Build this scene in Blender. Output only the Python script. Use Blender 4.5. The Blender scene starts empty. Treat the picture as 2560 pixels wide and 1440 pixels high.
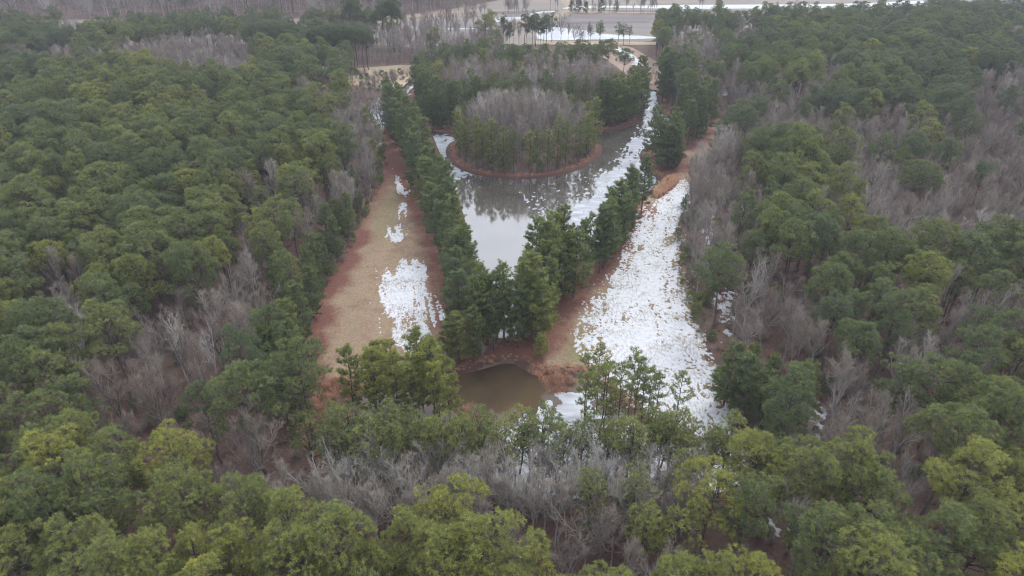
import bpy, math, random
import numpy as np
from mathutils import Vector
R = math.radians
S = bpy.context.scene
C = S.collection
random.seed(7)
rng = np.random.default_rng(7)

# ------------------------------------------------------------------ camera, sky, light, exposure
CAM_H, PITCH, FOC = 80.0, R(30.0), 1707.0          # metres, below the horizon, focal length in photo pixels (2560 wide)
cd = bpy.data.cameras.new('camera'); cam = bpy.data.objects.new('camera', cd); C.objects.link(cam)
cd.sensor_width = 36.0; cd.lens = 36.0 * FOC / 2560.0; cd.clip_start = 0.5; cd.clip_end = 9000
cam.location = (0, 0, CAM_H); cam.rotation_euler = (R(90) - PITCH, 0, 0)
S.camera = cam
SUN_EL, SUN_AZ = R(52), R(35)                       # azimuth clockwise from +Y
w = bpy.data.worlds.new('World'); S.world = w; w.use_nodes = True
nt = w.node_tree; nt.nodes.clear()
sky = nt.nodes.new('ShaderNodeTexSky'); sky.sky_type = 'NISHITA'; sky.sun_disc = False
sky.sun_elevation = SUN_EL; sky.sun_rotation = SUN_AZ; sky.altitude = 100; sky.air_density = 1.0; sky.dust_density = 2.5; sky.ozone_density = 1.0
hs = nt.nodes.new('ShaderNodeHueSaturation'); hs.inputs['Saturation'].default_value = 0.30
mx = nt.nodes.new('ShaderNodeMix'); mx.data_type = 'RGBA'; mx.inputs[0].default_value = 0.6
mx.inputs[7].default_value = (6.6, 6.9, 7.6, 1)     # the even grey of the cloud cover
bg = nt.nodes.new('ShaderNodeBackground'); bg.inputs['Strength'].default_value = 0.13
out = nt.nodes.new('ShaderNodeOutputWorld')
nt.links.new(sky.outputs[0], hs.inputs['Color']); nt.links.new(hs.outputs[0], mx.inputs[6])
nt.links.new(mx.outputs[2], bg.inputs['Color']); nt.links.new(bg.outputs[0], out.inputs['Surface'])
sl = bpy.data.lights.new('sun', 'SUN'); sun = bpy.data.objects.new('sun', sl); C.objects.link(sun)
sl.energy = 0.9; sl.angle = R(25); sl.color = (1.0, 0.97, 0.93)
d = Vector((math.sin(SUN_AZ) * math.cos(SUN_EL), math.cos(SUN_AZ) * math.cos(SUN_EL), math.sin(SUN_EL)))
sun.rotation_euler = d.to_track_quat('Z', 'Y').to_euler()
vs = S.view_settings; vs.view_transform = 'Standard'; vs.look = 'None'; vs.gamma = 1.0; vs.use_curve_mapping = False
vs.exposure = 1.08
S.render.engine = 'CYCLES'; S.render.filter_size = 1.5; S.cycles.filter_width = 1.2
cy = S.cycles
cy.max_bounces = 4; cy.diffuse_bounces = 3; cy.glossy_bounces = 3; cy.transmission_bounces = 2; cy.volume_bounces = 0; cy.transparent_max_bounces = 6
cy.use_adaptive_sampling = False; cy.use_denoising = True; cy.denoiser = "OPENIMAGEDENOISE"; cy.denoising_input_passes = "RGB_ALBEDO_NORMAL"; cy.denoising_prefilter = "ACCURATE"; cy.caustics_reflective = False; cy.caustics_refractive = False

# ------------------------------------------------------------------ where a photo pixel meets the ground or a given height
def P(px, py, z=0.0):
    u, v = (px - 1280) / FOC, (720 - py) / FOC
    dy, dz = math.cos(PITCH) + v * math.sin(PITCH), -math.sin(PITCH) + v * math.cos(PITCH)
    t = (z - CAM_H) / dz
    return (u * t, dy * t)
def PP(pts, z=0.0): return np.array([P(a, b, z) for a, b in pts])
def proj(x, y, z):
    x, y, z = np.asarray(x, float), np.asarray(y, float), np.asarray(z, float)
    dep = y * math.cos(PITCH) - (z - CAM_H) * math.sin(PITCH)
    up = y * math.sin(PITCH) + (z - CAM_H) * math.cos(PITCH)
    return 1280 + FOC * x / dep, 720 - FOC * up / dep, dep
def inside(poly, x, y):
    x, y = np.asarray(x, float), np.asarray(y, float); r = np.zeros(x.shape, bool); n = len(poly)
    for i in range(n):
        x0, y0 = poly[i]; x1, y1 = poly[(i + 1) % n]
        if y0 == y1: continue
        c = (y0 > y) != (y1 > y)
        r ^= c & (x < (x1 - x0) * (y - y0) / (y1 - y0) + x0)
    return r
def seg_dist(pts, x, y, closed=True):
    best = np.full(np.shape(x), 1e9); n = len(pts)
    for i in range(n if closed else n - 1):
        a = pts[i]; b = pts[(i + 1) % n]; ab = b - a; L = max(ab @ ab, 1e-9)
        t = np.clip(((x - a[0]) * ab[0] + (y - a[1]) * ab[1]) / L, 0, 1)
        best = np.minimum(best, np.hypot(x - a[0] - t * ab[0], y - a[1] - t * ab[1]))
    return best
def sdf(poly, x, y):                                # negative inside
    dd = seg_dist(poly, x, y); return np.where(inside(poly, x, y), -dd, dd)
def smooth_poly(poly, it=2):
    for _ in range(it):
        nx = np.roll(poly, -1, 0)
        poly = np.stack([poly * .75 + nx * .25, poly * .25 + nx * .75], 1).reshape(-1, 2)
    return poly
def ss(a, b, v):
    t = np.clip((v - a) / (b - a), 0, 1); return t * t * (3 - 2 * t)
def vnoise(x, y, seed=0):
    xi, yi = np.floor(x).astype(np.int64), np.floor(y).astype(np.int64); fx, fy = x - xi, y - yi
    fx = fx * fx * (3 - 2 * fx); fy = fy * fy * (3 - 2 * fy)
    def h(a, b):
        n = (a * 374761393 + b * 668265263 + seed * 1442695041) & 0xffffffff
        n = ((n ^ (n >> 13)) * 1274126177) & 0xffffffff
        return ((n ^ (n >> 16)) & 0xffff) / 65535.0
    return (h(xi, yi) * (1 - fx) + h(xi + 1, yi) * fx) * (1 - fy) + (h(xi, yi + 1) * (1 - fx) + h(xi + 1, yi + 1) * fx) * fy
def fbm(x, y, o=3, seed=0):
    s = 0; a = 1; t = 0
    for i in range(o):
        s = s + a * vnoise(x * 2 ** i, y * 2 ** i, seed + i * 17); t += a; a *= .55
    return s / t

# ------------------------------------------------------------------ plan of the place (outlines on the ground)
POND = smooth_poly(PP([(1195, 842), (1188, 760), (1180, 680), (1165, 600), (1150, 540), (1138, 500), (1125, 460), (1105, 410), (1085, 365),
    (1070, 325), (1050, 290), (1030, 262), (1012, 245), (985, 225), (1010, 200), (1100, 185), (1250, 178), (1400, 180), (1520, 190), (1585, 205), (1605, 219),
    (1646, 222), (1648, 245), (1660, 285), (1690, 300), (1712, 320), (1690, 345), (1640, 355), (1612, 372), (1606, 388), (1614, 408), (1632, 430), (1662, 448),
    (1650, 468), (1622, 476), (1590, 500), (1560, 545), (1520, 600), (1470, 640), (1410, 660), (1352, 688), (1325, 750), (1318, 815), (1300, 842), (1250, 850)]), 2)
ISLE = smooth_poly(PP([(1126, 392), (1135, 405), (1165, 424), (1220, 437), (1290, 442), (1350, 440), (1410, 430), (1460, 412), (1492, 388), (1500, 365), (1480, 345), (1420, 332),
    (1300, 328), (1190, 332), (1135, 350), (1120, 372)]), 2)
BIG_ISLE = smooth_poly(PP([(1060, 320), (1090, 330), (1150, 330), (1280, 318), (1400, 320), (1500, 326), (1545, 320), (1590, 304), (1606, 280), (1606, 250), (1602, 230), (1560, 205), (1450, 195), (1280, 190), (1120, 198), (1040, 212), (1020, 235), (1030, 262), (1045, 290)]), 2)
MARSH = smooth_poly(PP([(752, 1055), (778, 1000), (820, 968), (900, 962), (1000, 962), (1080, 940), (1130, 922), (1200, 910), (1250, 892), (1290, 893), (1330, 912), (1370, 928), (1450, 930), (1490, 930),
    (1520, 960), (1600, 1040), (1690, 1090), (1780, 1120), (1860, 1160), (1880, 1230), (1700, 1260), (1560, 1240), (1480, 1270), (1300, 1260), (1130, 1230), (1000, 1215), (900, 1220), (820, 1180), (790, 1120)]), 2)
SIDE_POND = smooth_poly(PP([(925, 322), (968, 322), (985, 290), (980, 250), (950, 235), (915, 260), (905, 300)]), 2)
CLEAR = smooth_poly(PP([(938, 326), (975, 322), (1010, 300), (1050, 330), (1100, 420), (1140, 520), (1170, 640), (1195, 760), (1205, 850), (1300, 850), (1340, 810), (1370, 720), (1440, 655), (1530, 590), (1570, 530), (1600, 490),
    (1665, 460), (1625, 425), (1605, 385), (1640, 350), (1700, 335), (1770, 300), (1800, 292), (1850, 318), (1815, 352), (1775, 395), (1745, 450), (1712, 520), (1698, 600), (1708, 690), (1728, 780), (1755, 860), (1795, 950), (1835, 1050),
    (1880, 1130), (1890, 1200), (1780, 1190), (1700, 1140), (1600, 1080), (1500, 960), (1460, 935), (1370, 935), (1330, 915), (1290, 900), (1250, 898), (1200, 915), (1130, 930), (1080, 945), (1000, 970), (900, 985), (820, 1010), (750, 1040),
    (770, 960), (785, 900), (762, 850), (770, 800), (800, 740), (832, 680), (868, 625), (900, 570), (915, 520), (945, 480), (962, 430), (955, 380)]), 1)
FAR_PATH = smooth_poly(PP([(1450, 112), (1570, 113), (1600, 130), (1650, 160), (1680, 200), (1655, 228), (1600, 222), (1560, 180), (1500, 140)]), 2)
GARDEN = smooth_poly(PP([(790, 180), (830, 176), (880, 172), (1040, 160), (1050, 178), (1030, 196), (1000, 225), (960, 222), (900, 218), (850, 205)]), 1)
FIELD = PP([(-300, 112), (250, 112), (600, 112), (900, 108), (1000, 118), (1130, 128), (1260, 124), (1370, 104), (1450, 112), (1560, 113), (1640, 100), (1900, 98), (2100, 86), (2300, 74), (2900, 60),
    (2900, -60), (1330, -60), (1250, 0), (1120, 25), (1000, 38), (850, 46), (400, 48), (-300, 52)])

def gz(x, y):
    """height of the ground"""
    x = np.asarray(x, float); y = np.asarray(y, float)
    z = 0.22 * (fbm(x / 23, y / 23, 2, 5) - .5)
    pw = np.maximum(sdf(POND, x, y), np.maximum(-sdf(ISLE, x, y), -sdf(BIG_ISLE, x, y)))
    z = np.where(pw < 3, z * ss(-1, 4, pw), z)
    z = z - 1.3 * ss(1.0, -4.5, pw)
    mw = sdf(MARSH, x, y)
    z = z - (0.75 + .25 * (fbm(x / 4, y / 4, 3, 77) - .35)) * ss(1.2, -4.0, mw)
    sw = sdf(SIDE_POND, x, y)
    z = z - 1.0 * ss(1.0, -3.0, sw)
    return z
POND_Z, MARSH_Z, SIDE_Z = -0.45, -0.42, -0.42
def pond_sdf(x, y): return np.maximum(sdf(POND, x, y), np.maximum(-sdf(ISLE, x, y), -sdf(BIG_ISLE, x, y)))

# ------------------------------------------------------------------ meshes from arrays
class Geo:
    def __init__(s): s.v = []; s.t = []; s.q = []; s.tm = []; s.qm = []; s.a = []; s.n = 0
    def add(s, v, tris=None, quads=None, mat=0, rnd=None):
        v = np.asarray(v, np.float32).reshape(-1, 3); s.v.append(v)
        s.a.append(np.full(len(v), .5, np.float32) if rnd is None else np.asarray(rnd, np.float32))
        if tris is not None and len(tris): s.t.append(np.asarray(tris) + s.n); s.tm.append(np.full(len(tris), mat))
        if quads is not None and len(quads): s.q.append(np.asarray(quads) + s.n); s.qm.append(np.full(len(quads), mat))
        s.n += len(v)
    def build(s, name, mats, smooth=False):
        V = np.concatenate(s.v) if s.v else np.zeros((0, 3), np.float32)
        T = np.concatenate(s.t) if s.t else np.zeros((0, 3), int); Q = np.concatenate(s.q) if s.q else np.zeros((0, 4), int)
        me = bpy.data.meshes.new(name); me.vertices.add(len(V)); me.vertices.foreach_set('co', V.ravel())
        me.loops.add(T.size + Q.size); me.loops.foreach_set('vertex_index', np.concatenate([T.ravel(), Q.ravel()]).astype(np.int32))
        n = len(T) + len(Q); me.polygons.add(n)
        me.polygons.foreach_set('loop_start', np.concatenate([np.arange(len(T)) * 3, T.size + np.arange(len(Q)) * 4]).astype(np.int32))
        me.polygons.foreach_set('material_index', np.concatenate(s.tm + s.qm).astype(np.int32))
        if smooth: me.polygons.foreach_set('use_smooth', np.ones(n, bool))
        at = me.attributes.new('rnd', 'FLOAT', 'POINT'); at.data.foreach_set('value', np.concatenate(s.a))
        for m in mats: me.materials.append(m)
        me.update(calc_edges=True); return me
def norm(a): return a / np.maximum(np.linalg.norm(a, axis=-1, keepdims=True), 1e-9)
def frames(dv):
    up = np.where(np.abs(dv[..., 2:3]) > .9, np.array([1., 0, 0]), np.array([0, 0, 1.]))
    a = norm(np.cross(dv, up)); return a, np.cross(dv, a)
def tubes(g, p0, p1, r0, r1, k=4, mat=0, rnd=None):
    p0, p1 = np.asarray(p0, float).reshape(-1, 3), np.asarray(p1, float).reshape(-1, 3); n = len(p0)
    if n == 0: return
    r0 = np.broadcast_to(np.asarray(r0, float), (n,)); r1 = np.broadcast_to(np.asarray(r1, float), (n,))
    a, b = frames(norm(p1 - p0)); th = np.arange(k) * 2 * np.pi / k
    ring = a[:, None] * np.cos(th)[None, :, None] + b[:, None] * np.sin(th)[None, :, None]
    v = np.concatenate([p0[:, None] + ring * r0[:, None, None], p1[:, None] + ring * r1[:, None, None]], 1)
    i = np.arange(k); j = (i + 1) % k; q = np.stack([i, j, j + k, i + k], 1)
    q = (q[None] + (np.arange(n) * 2 * k)[:, None, None]).reshape(-1, 4)
    g.add(v, quads=q, mat=mat, rnd=None if rnd is None else np.repeat(rnd, 2 * k))
def spikes(g, p0, p1, r, mat=0, rnd=None):
    p0, p1 = np.asarray(p0, float).reshape(-1, 3), np.asarray(p1, float).reshape(-1, 3); n = len(p0)
    if n == 0: return
    r = np.broadcast_to(np.asarray(r, float), (n,))
    a, b = frames(norm(p1 - p0)); th = np.arange(3) * 2 * np.pi / 3
    ring = a[:, None] * np.cos(th)[None, :, None] + b[:, None] * np.sin(th)[None, :, None]
    v = np.concatenate([p0[:, None] + ring * r[:, None, None], p1[:, None]], 1)
    t = np.array([[0, 1, 3], [1, 2, 3], [2, 0, 3]]); t = (t[None] + (np.arange(n) * 4)[:, None, None]).reshape(-1, 3)
    g.add(v, tris=t, mat=mat, rnd=None if rnd is None else np.repeat(rnd, 4))
def tufts(g, c, ax, rs, n, ln, wd, mat=0, spread=1.0):
    """needle tufts: n pointed blades fanning out of each centre"""
    c = np.asarray(c, float); m = len(c)
    if m == 0: return
    dv = rs.normal(size=(m, n, 3)); dv = norm(dv) * spread + norm(np.asarray(ax, float))[:, None] * .75; dv = norm(dv)
    L = ln * rs.uniform(.7, 1.15, (m, n, 1)) * rs.uniform(.8, 1.2, (m, 1, 1))
    side = norm(np.cross(dv, norm(rs.normal(size=(m, n, 3)))))
    b = c[:, None] + dv * .04 + rs.normal(size=(m, n, 3)) * .05
    v = np.stack([b - side * wd * .5, b + side * wd * .5, b + dv * L + side * wd * .15, b + dv * L * .96 - side * wd * .15], 2).reshape(-1, 3)
    q = np.arange(m * n * 4).reshape(-1, 4)
    g.add(v, quads=q, mat=mat, rnd=np.repeat(rs.uniform(0, 1, m), n * 4))

def pine(seed, H, cb, Rm, nb, shape, tn=12, tl=.36, tw=.1, per=4, lift=.5, trunk_r=.2, sub=1.0):
    """returns (crown Geo, trunk Geo); cb = height where the crown begins, shape(t) = relative reach of a branch"""
    rs = np.random.default_rng(seed); gc, gt = Geo(), Geo()
    zs = np.linspace(-.4, H * .97, 9); wob = np.cumsum(rs.normal(0, H * .006, (9, 2)), 0); wob[0] = 0
    tp = np.column_stack([wob, zs]); rad = trunk_r * (1 - np.linspace(0, 1, 9)) ** .75 + .025
    tubes(gt, tp[:-1], tp[1:], rad[:-1], rad[1:], 6)
    def trunk_at(z): return np.array([np.interp(z, zs, tp[:, 0]), np.interp(z, zs, tp[:, 1]), z])
    C0, A0 = [], []; S0, S1, SR = [], [], []
    for i in range(nb):
        t = (i + rs.uniform(0, 1)) / nb; z = cb + t * (H - cb) * .97
        az = i * 2.39996 + rs.normal(0, .35); L = Rm * shape(t) * rs.uniform(.68, 1.15)
        el = R(-8) + t * R(48) * lift * 2 + rs.normal(0, .12)
        dr = np.array([math.cos(az) * math.cos(el), math.sin(az) * math.cos(el), math.sin(el)])
        p = trunk_at(z); pts = [p]; k = 4
        for j in range(k):
            dr = norm(dr + np.array([rs.normal(0, .12), rs.normal(0, .12), .10 + rs.normal(0, .05)])); p = p + dr * L / k; pts.append(p)
        pts = np.array(pts); rr = np.linspace(.035 + L * .012, .015, k + 1)
        tubes(gt, pts[:-1], pts[1:], rr[:-1], rr[1:], 3)
        ns = max(3, int((3 + L * 1.5) * sub))
        for s_ in range(ns):
            f = .30 + .70 * (s_ + rs.uniform(0, 1)) / ns; fi = f * k; a = int(min(fi, k - 1)); q = pts[a] + (pts[a + 1] - pts[a]) * (fi - a)
            dd = norm(pts[a + 1] - pts[a]); sgn = 1 if s_ % 2 else -1; an = sgn * rs.uniform(.4, 1.15)
            ds = np.array([dd[0] * math.cos(an) - dd[1] * math.sin(an), dd[0] * math.sin(an) + dd[1] * math.cos(an), dd[2] + rs.uniform(-.05, .5)]); ds = norm(ds)
            l = (.30 * L * (1.25 - f) + .45) * rs.uniform(.7, 1.2)
            S0.append(q); S1.append(q + ds * l); SR.append(.016)
            for m in range(per):
                u = (m + rs.uniform(.3, 1)) / per
                C0.append(q + ds * l * u + rs.normal(0, .10, 3) + np.array([0, 0, .05])); A0.append(ds * .5 + np.array([0, 0, .8]))
        C0.append(pts[-1]); A0.append(dr + np.array([0, 0, .5]))
    for m in range(8):
        C0.append(trunk_at(H * .97) + np.array([rs.normal(0, .18), rs.normal(0, .18), rs.uniform(-.7, .3)])); A0.append([0, 0, 1])
    spikes(gt, S0, S1, SR)
    tufts(gc, C0, A0, rs, tn, tl, tw)
    return gc, gt

def domed(seed, H, cb, Rm, nc, tn=20, tl=.34, tw=.066, per=26, cr=1.15, trunk_r=.24, rough=.0):
    """old pine with a rounded, lumpy crown: limbs rising to puffs of needle tufts"""
    rs = np.random.default_rng(seed); gc, gt = Geo(), Geo()
    zs = np.linspace(-.4, H * .93, 9); wob = np.cumsum(rs.normal(0, H * .008, (9, 2)), 0); wob[0] = 0
    tp = np.column_stack([wob, zs]); rad = trunk_r * (1 - np.linspace(0, 1, 9)) ** .7 + .03
    tubes(gt, tp[:-1], tp[1:], rad[:-1], rad[1:], 6)
    cz = cb + (H - cb) * .42; ph = rs.uniform(0, 6.28, 3); C0, A0, S0, S1, SR = [], [], [], [], []
    for i in range(nc):
        uz = 1 - (i + .5) / nc * 1.62; az = i * 2.39996 + rs.normal(0, .25); rh = math.sqrt(max(0, 1 - uz * uz))
        f = rs.uniform(.76 - rough * .2, 1.10 + rough * .18) if rs.uniform() < .78 else rs.uniform(.4, .7)
        f *= 1 - rough * .35 * max(0, uz) ** 2 * 0; rh *= 1 - rough * .38 * max(0, uz)
        Rz = Rm * (1 + .20 * math.sin(2 * az + ph[0]) + .13 * math.sin(3 * az + ph[1])) * f
        z = cz + uz * ((H - cz) if uz > 0 else (cz - cb)) * (f * .5 + .5) + rs.normal(0, .25 + rough * .7)
        tx_, ty_ = np.interp(z, zs, tp[:, 0]), np.interp(z, zs, tp[:, 1])
        c = np.array([tx_ + math.cos(az) * rh * Rz, ty_ + math.sin(az) * rh * Rz, z]); r = cr * rs.uniform(.62 - rough * .1, 1.3)
        z0 = max(cb - .6, z - rs.uniform(.8, 2.2) - rh * 1.3); z0 = min(z0, H * .9)
        a = np.array([np.interp(z0, zs, tp[:, 0]), np.interp(z0, zs, tp[:, 1]), z0]); mid = a * .45 + c * .55 + np.array([0, 0, -.35]) + rs.normal(0, .2, 3); e = c + np.array([0, 0, -.3])
        rl = .03 + .012 * np.linalg.norm(c - a); tubes(gt, [a, mid], [mid, e], [rl, rl * .65], [rl * .65, rl * .3], 4)
        outd = norm(np.array([math.cos(az) * rh, math.sin(az) * rh, .75 + uz * .5]))
        n = int(per * r * r / 1.3); dv = norm(norm(rs.normal(size=(n, 3))) + outd * .75)
        P_ = c + dv * r * rs.uniform(.72, 1.05, (n, 1)) * np.array([1.1, 1.1, .72]); C0.append(P_); A0.append(dv * .7 + np.array([0, 0, .55]))
        S0.append(np.repeat(e[None], n, 0)); S1.append(P_)
    C0, A0 = np.concatenate(C0), np.concatenate(A0); spikes(gt, np.concatenate(S0), np.concatenate(S1), .022)
    tufts(gc, C0, A0, rs, tn, tl, tw); return gc, gt

def bare(seed, H, spread=.34, leaders=3, fork=.35, trunk_r=.16, twig=1.0, droop=.0):
    """leafless tree: (trunk and limbs Geo, twigs Geo)"""
    rs = np.random.default_rng(seed); g, tw = Geo(), Geo(); T0, T1, R0, R1, K0, K1, KR = [], [], [], [], [], [], []
    def limb(p, dr, L, r, lev, bend):
        k = 5 if lev == 0 else 4; q = p; pts = [p]
        for j in range(k):
            dr = norm(dr + rs.normal(0, bend, 3) + np.array([0, 0, .10 - droop * (lev > 1)])); q = q + dr * L / k; pts.append(q)
        rr = np.linspace(r, r * (.45 if lev < 2 else .3), k + 1)
        for j in range(k): T0.append(pts[j]); T1.append(pts[j + 1]); R0.append(rr[j]); R1.append(rr[j + 1])
        return np.array(pts), dr
    def side_dir(dr, lo, hi):
        a, b = frames(dr[None]); th = rs.uniform(0, 2 * np.pi); an = rs.uniform(lo, hi)
        return norm(dr * math.cos(an) + (a[0] * math.cos(th) + b[0] * math.sin(th)) * math.sin(an))
    def twigs(pts, L, n):
        k = len(pts) - 1
        for m in range(n):
            f = .15 + .85 * rs.uniform(); fi = f * k; a = int(min(fi, k - 1)); q = pts[a] + (pts[a + 1] - pts[a]) * (fi - a)
            dd = side_dir(norm(pts[a + 1] - pts[a]), .35, .95); dd = norm(dd + np.array([0, 0, .25 - droop])); l = L * rs.uniform(.6, 1.3)
            K0.append(q); K1.append(q + dd * l); KR.append(.017)
            for z in range(3):
                u = rs.uniform(.25, .9); d2 = side_dir(dd, .35, .8); K0.append(q + dd * l * u); K1.append(q + dd * l * u + d2 * l * .55); KR.append(.011)
    tr, td = limb(np.array([0, 0, -.3]), norm(np.array([rs.normal(0, .05), rs.normal(0, .05), 1])), H * fork, trunk_r, 0, .04)
    for i in range(leaders):
        az = i * 2 * np.pi / leaders + rs.normal(0, .4); sp = spread * rs.uniform(.5, 1.2) if leaders > 1 else .03
        l0 = norm(np.array([math.cos(az) * sp, math.sin(az) * sp, 1])); LL = H * (1 - fork) * rs.uniform(.85, 1.02)
        lp, ld = limb(tr[-1], l0, LL, trunk_r * (.55 if leaders > 1 else .75), 1, .07)
        nbr = int(18 / leaders + 5)
        for j in range(nbr):
            f = .12 + .86 * (j + rs.uniform()) / nbr; fi = f * 4; a = int(min(fi, 3)); q = lp[a] + (lp[a + 1] - lp[a]) * (fi - a)
            bd = side_dir(norm(lp[a + 1] - lp[a]), .45, .95); bl = LL * .42 * (1.15 - f) * rs.uniform(.7, 1.2) + .5
            bp, _ = limb(q, norm(bd + np.array([0, 0, .15])), bl, .018 + .030 * bl / 2, 2, .13)
            for m in range(3):
                f2 = rs.uniform(.25, .85); fi2 = f2 * 4; a2 = int(min(fi2, 3)); q2 = bp[a2] + (bp[a2 + 1] - bp[a2]) * (fi2 - a2)
                sp_, _ = limb(q2, side_dir(norm(bp[a2 + 1] - bp[a2]), .4, .9), bl * .5, .026, 3, .12)
                twigs(sp_, .75, int(5 * twig))
            twigs(bp, .85, int(6 * twig))
        twigs(lp, 1.0, int(8 * twig))
    tubes(g, T0, T1, R0, R1, 4); spikes(tw, K0, K1, KR)
    return g, tw

# ------------------------------------------------------------------ materials
def mat(name):
    m = bpy.data.materials.new(name); m.use_nodes = True; n = m.node_tree
    return m, n, n.nodes['Principled BSDF']
def node(n, t, **kw):
    x = n.nodes.new(t)
    for k, v in kw.items(): setattr(x, k, v)
    return x
def ramp(n, stops, fac):
    r = node(n, 'ShaderNodeValToRGB'); e = r.color_ramp.elements
    while len(e) < len(stops): e.new(.5)
    for i, (p, c) in enumerate(stops): e[i].position = p; e[i].color = (*c, 1)
    n.links.new(fac, r.inputs[0]); return r.outputs[0]
def math_(n, op, a, b=None, clamp=False):
    x = node(n, 'ShaderNodeMath', operation=op, use_clamp=clamp)
    for i, v in enumerate((a, b)):
        if v is None: continue
        if isinstance(v, (int, float)): x.inputs[i].default_value = v
        else: n.links.new(v, x.inputs[i])
    return x.outputs[0]
def noise(n, scale, detail=4, rough=.6, vec=None, dim='3D'):
    x = node(n, 'ShaderNodeTexNoise'); x.inputs['Scale'].default_value = scale; x.inputs['Detail'].default_value = detail; x.inputs['Roughness'].default_value = rough
    if vec is not None: n.links.new(vec, x.inputs['Vector'])
    return x.outputs[0]
def mixc(n, fac, a, b):
    x = node(n, 'ShaderNodeMix', data_type='RGBA')
    for i, v in ((0, fac), (6, a), (7, b)):
        if isinstance(v, tuple): x.inputs[i].default_value = (*v, 1)
        elif isinstance(v, (int, float)): x.inputs[i].default_value = v
        else: n.links.new(v, x.inputs[i])
    return x.outputs[2]
def attr(n, name, typ='GEOMETRY'):
    x = node(n, 'ShaderNodeAttribute', attribute_name=name, attribute_type=typ); return x.outputs['Fac']
def bump(n, h, strength, dist, bs):
    b = node(n, 'ShaderNodeBump'); b.inputs['Strength'].default_value = strength; b.inputs['Distance'].default_value = dist
    n.links.new(h, b.inputs['Height']); n.links.new(b.outputs[0], bs.inputs['Normal'])
def wpos(n): return node(n, 'ShaderNodeNewGeometry').outputs['Position']

def needles_mat():
    m, n, b = mat('pine_needles')
    f = math_(n, 'ADD', attr(n, 'tone', 'INSTANCER'), math_(n, 'MULTIPLY', math_(n, 'SUBTRACT', attr(n, 'rnd'), .5), .48))
    col = ramp(n, [(0.0, (.136, .172, .108)), (.22, (.134, .182, .088)), (.45, (.190, .224, .086)), (.7, (.270, .292, .088)), (1.0, (.390, .385, .085))], f)
    n.links.new(col, b.inputs['Base Color']); b.inputs['Roughness'].default_value = .55; b.inputs['Specular IOR Level'].default_value = .25
    tr = node(n, 'ShaderNodeBsdfTranslucent'); n.links.new(col, tr.inputs['Color'])
    mx = node(n, 'ShaderNodeMixShader'); mx.inputs[0].default_value = .38
    n.links.new(b.outputs[0], mx.inputs[1]); n.links.new(tr.outputs[0], mx.inputs[2]); n.links.new(mx.outputs[0], n.nodes['Material Output'].inputs['Surface'])
    return m
def bark_mat(name, a, c, sc=3.0):
    m, n, b = mat(name)
    col = ramp(n, [(.3, a), (.7, c)], noise(n, sc, 4)); n.links.new(col, b.inputs['Base Color']); b.inputs['Roughness'].default_value = .9
    return m
def twig_mat(name, lo, mid, hi):
    m, n, b = mat(name)
    f = math_(n, 'ADD', attr(n, 'tone', 'INSTANCER'), math_(n, 'MULTIPLY', math_(n, 'SUBTRACT', noise(n, 1.5, 3), .5), .5))
    n.links.new(ramp(n, [(0, lo), (.5, mid), (1, hi)], f), b.inputs['Base Color']); b.inputs['Roughness'].default_value = .85; return m
M_NEEDLE = needles_mat()
M_BARK = bark_mat('pine_bark', (.075, .058, .050), (.15, .12, .105))
M_GREY = twig_mat('bare_bark', (.17, .14, .135), (.27, .25, .24), (.46, .45, .43))
M_TWIG = twig_mat('bare_twigs', (.172, .128, .102), (.222, .188, .158), (.36, .335, .300))

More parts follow.
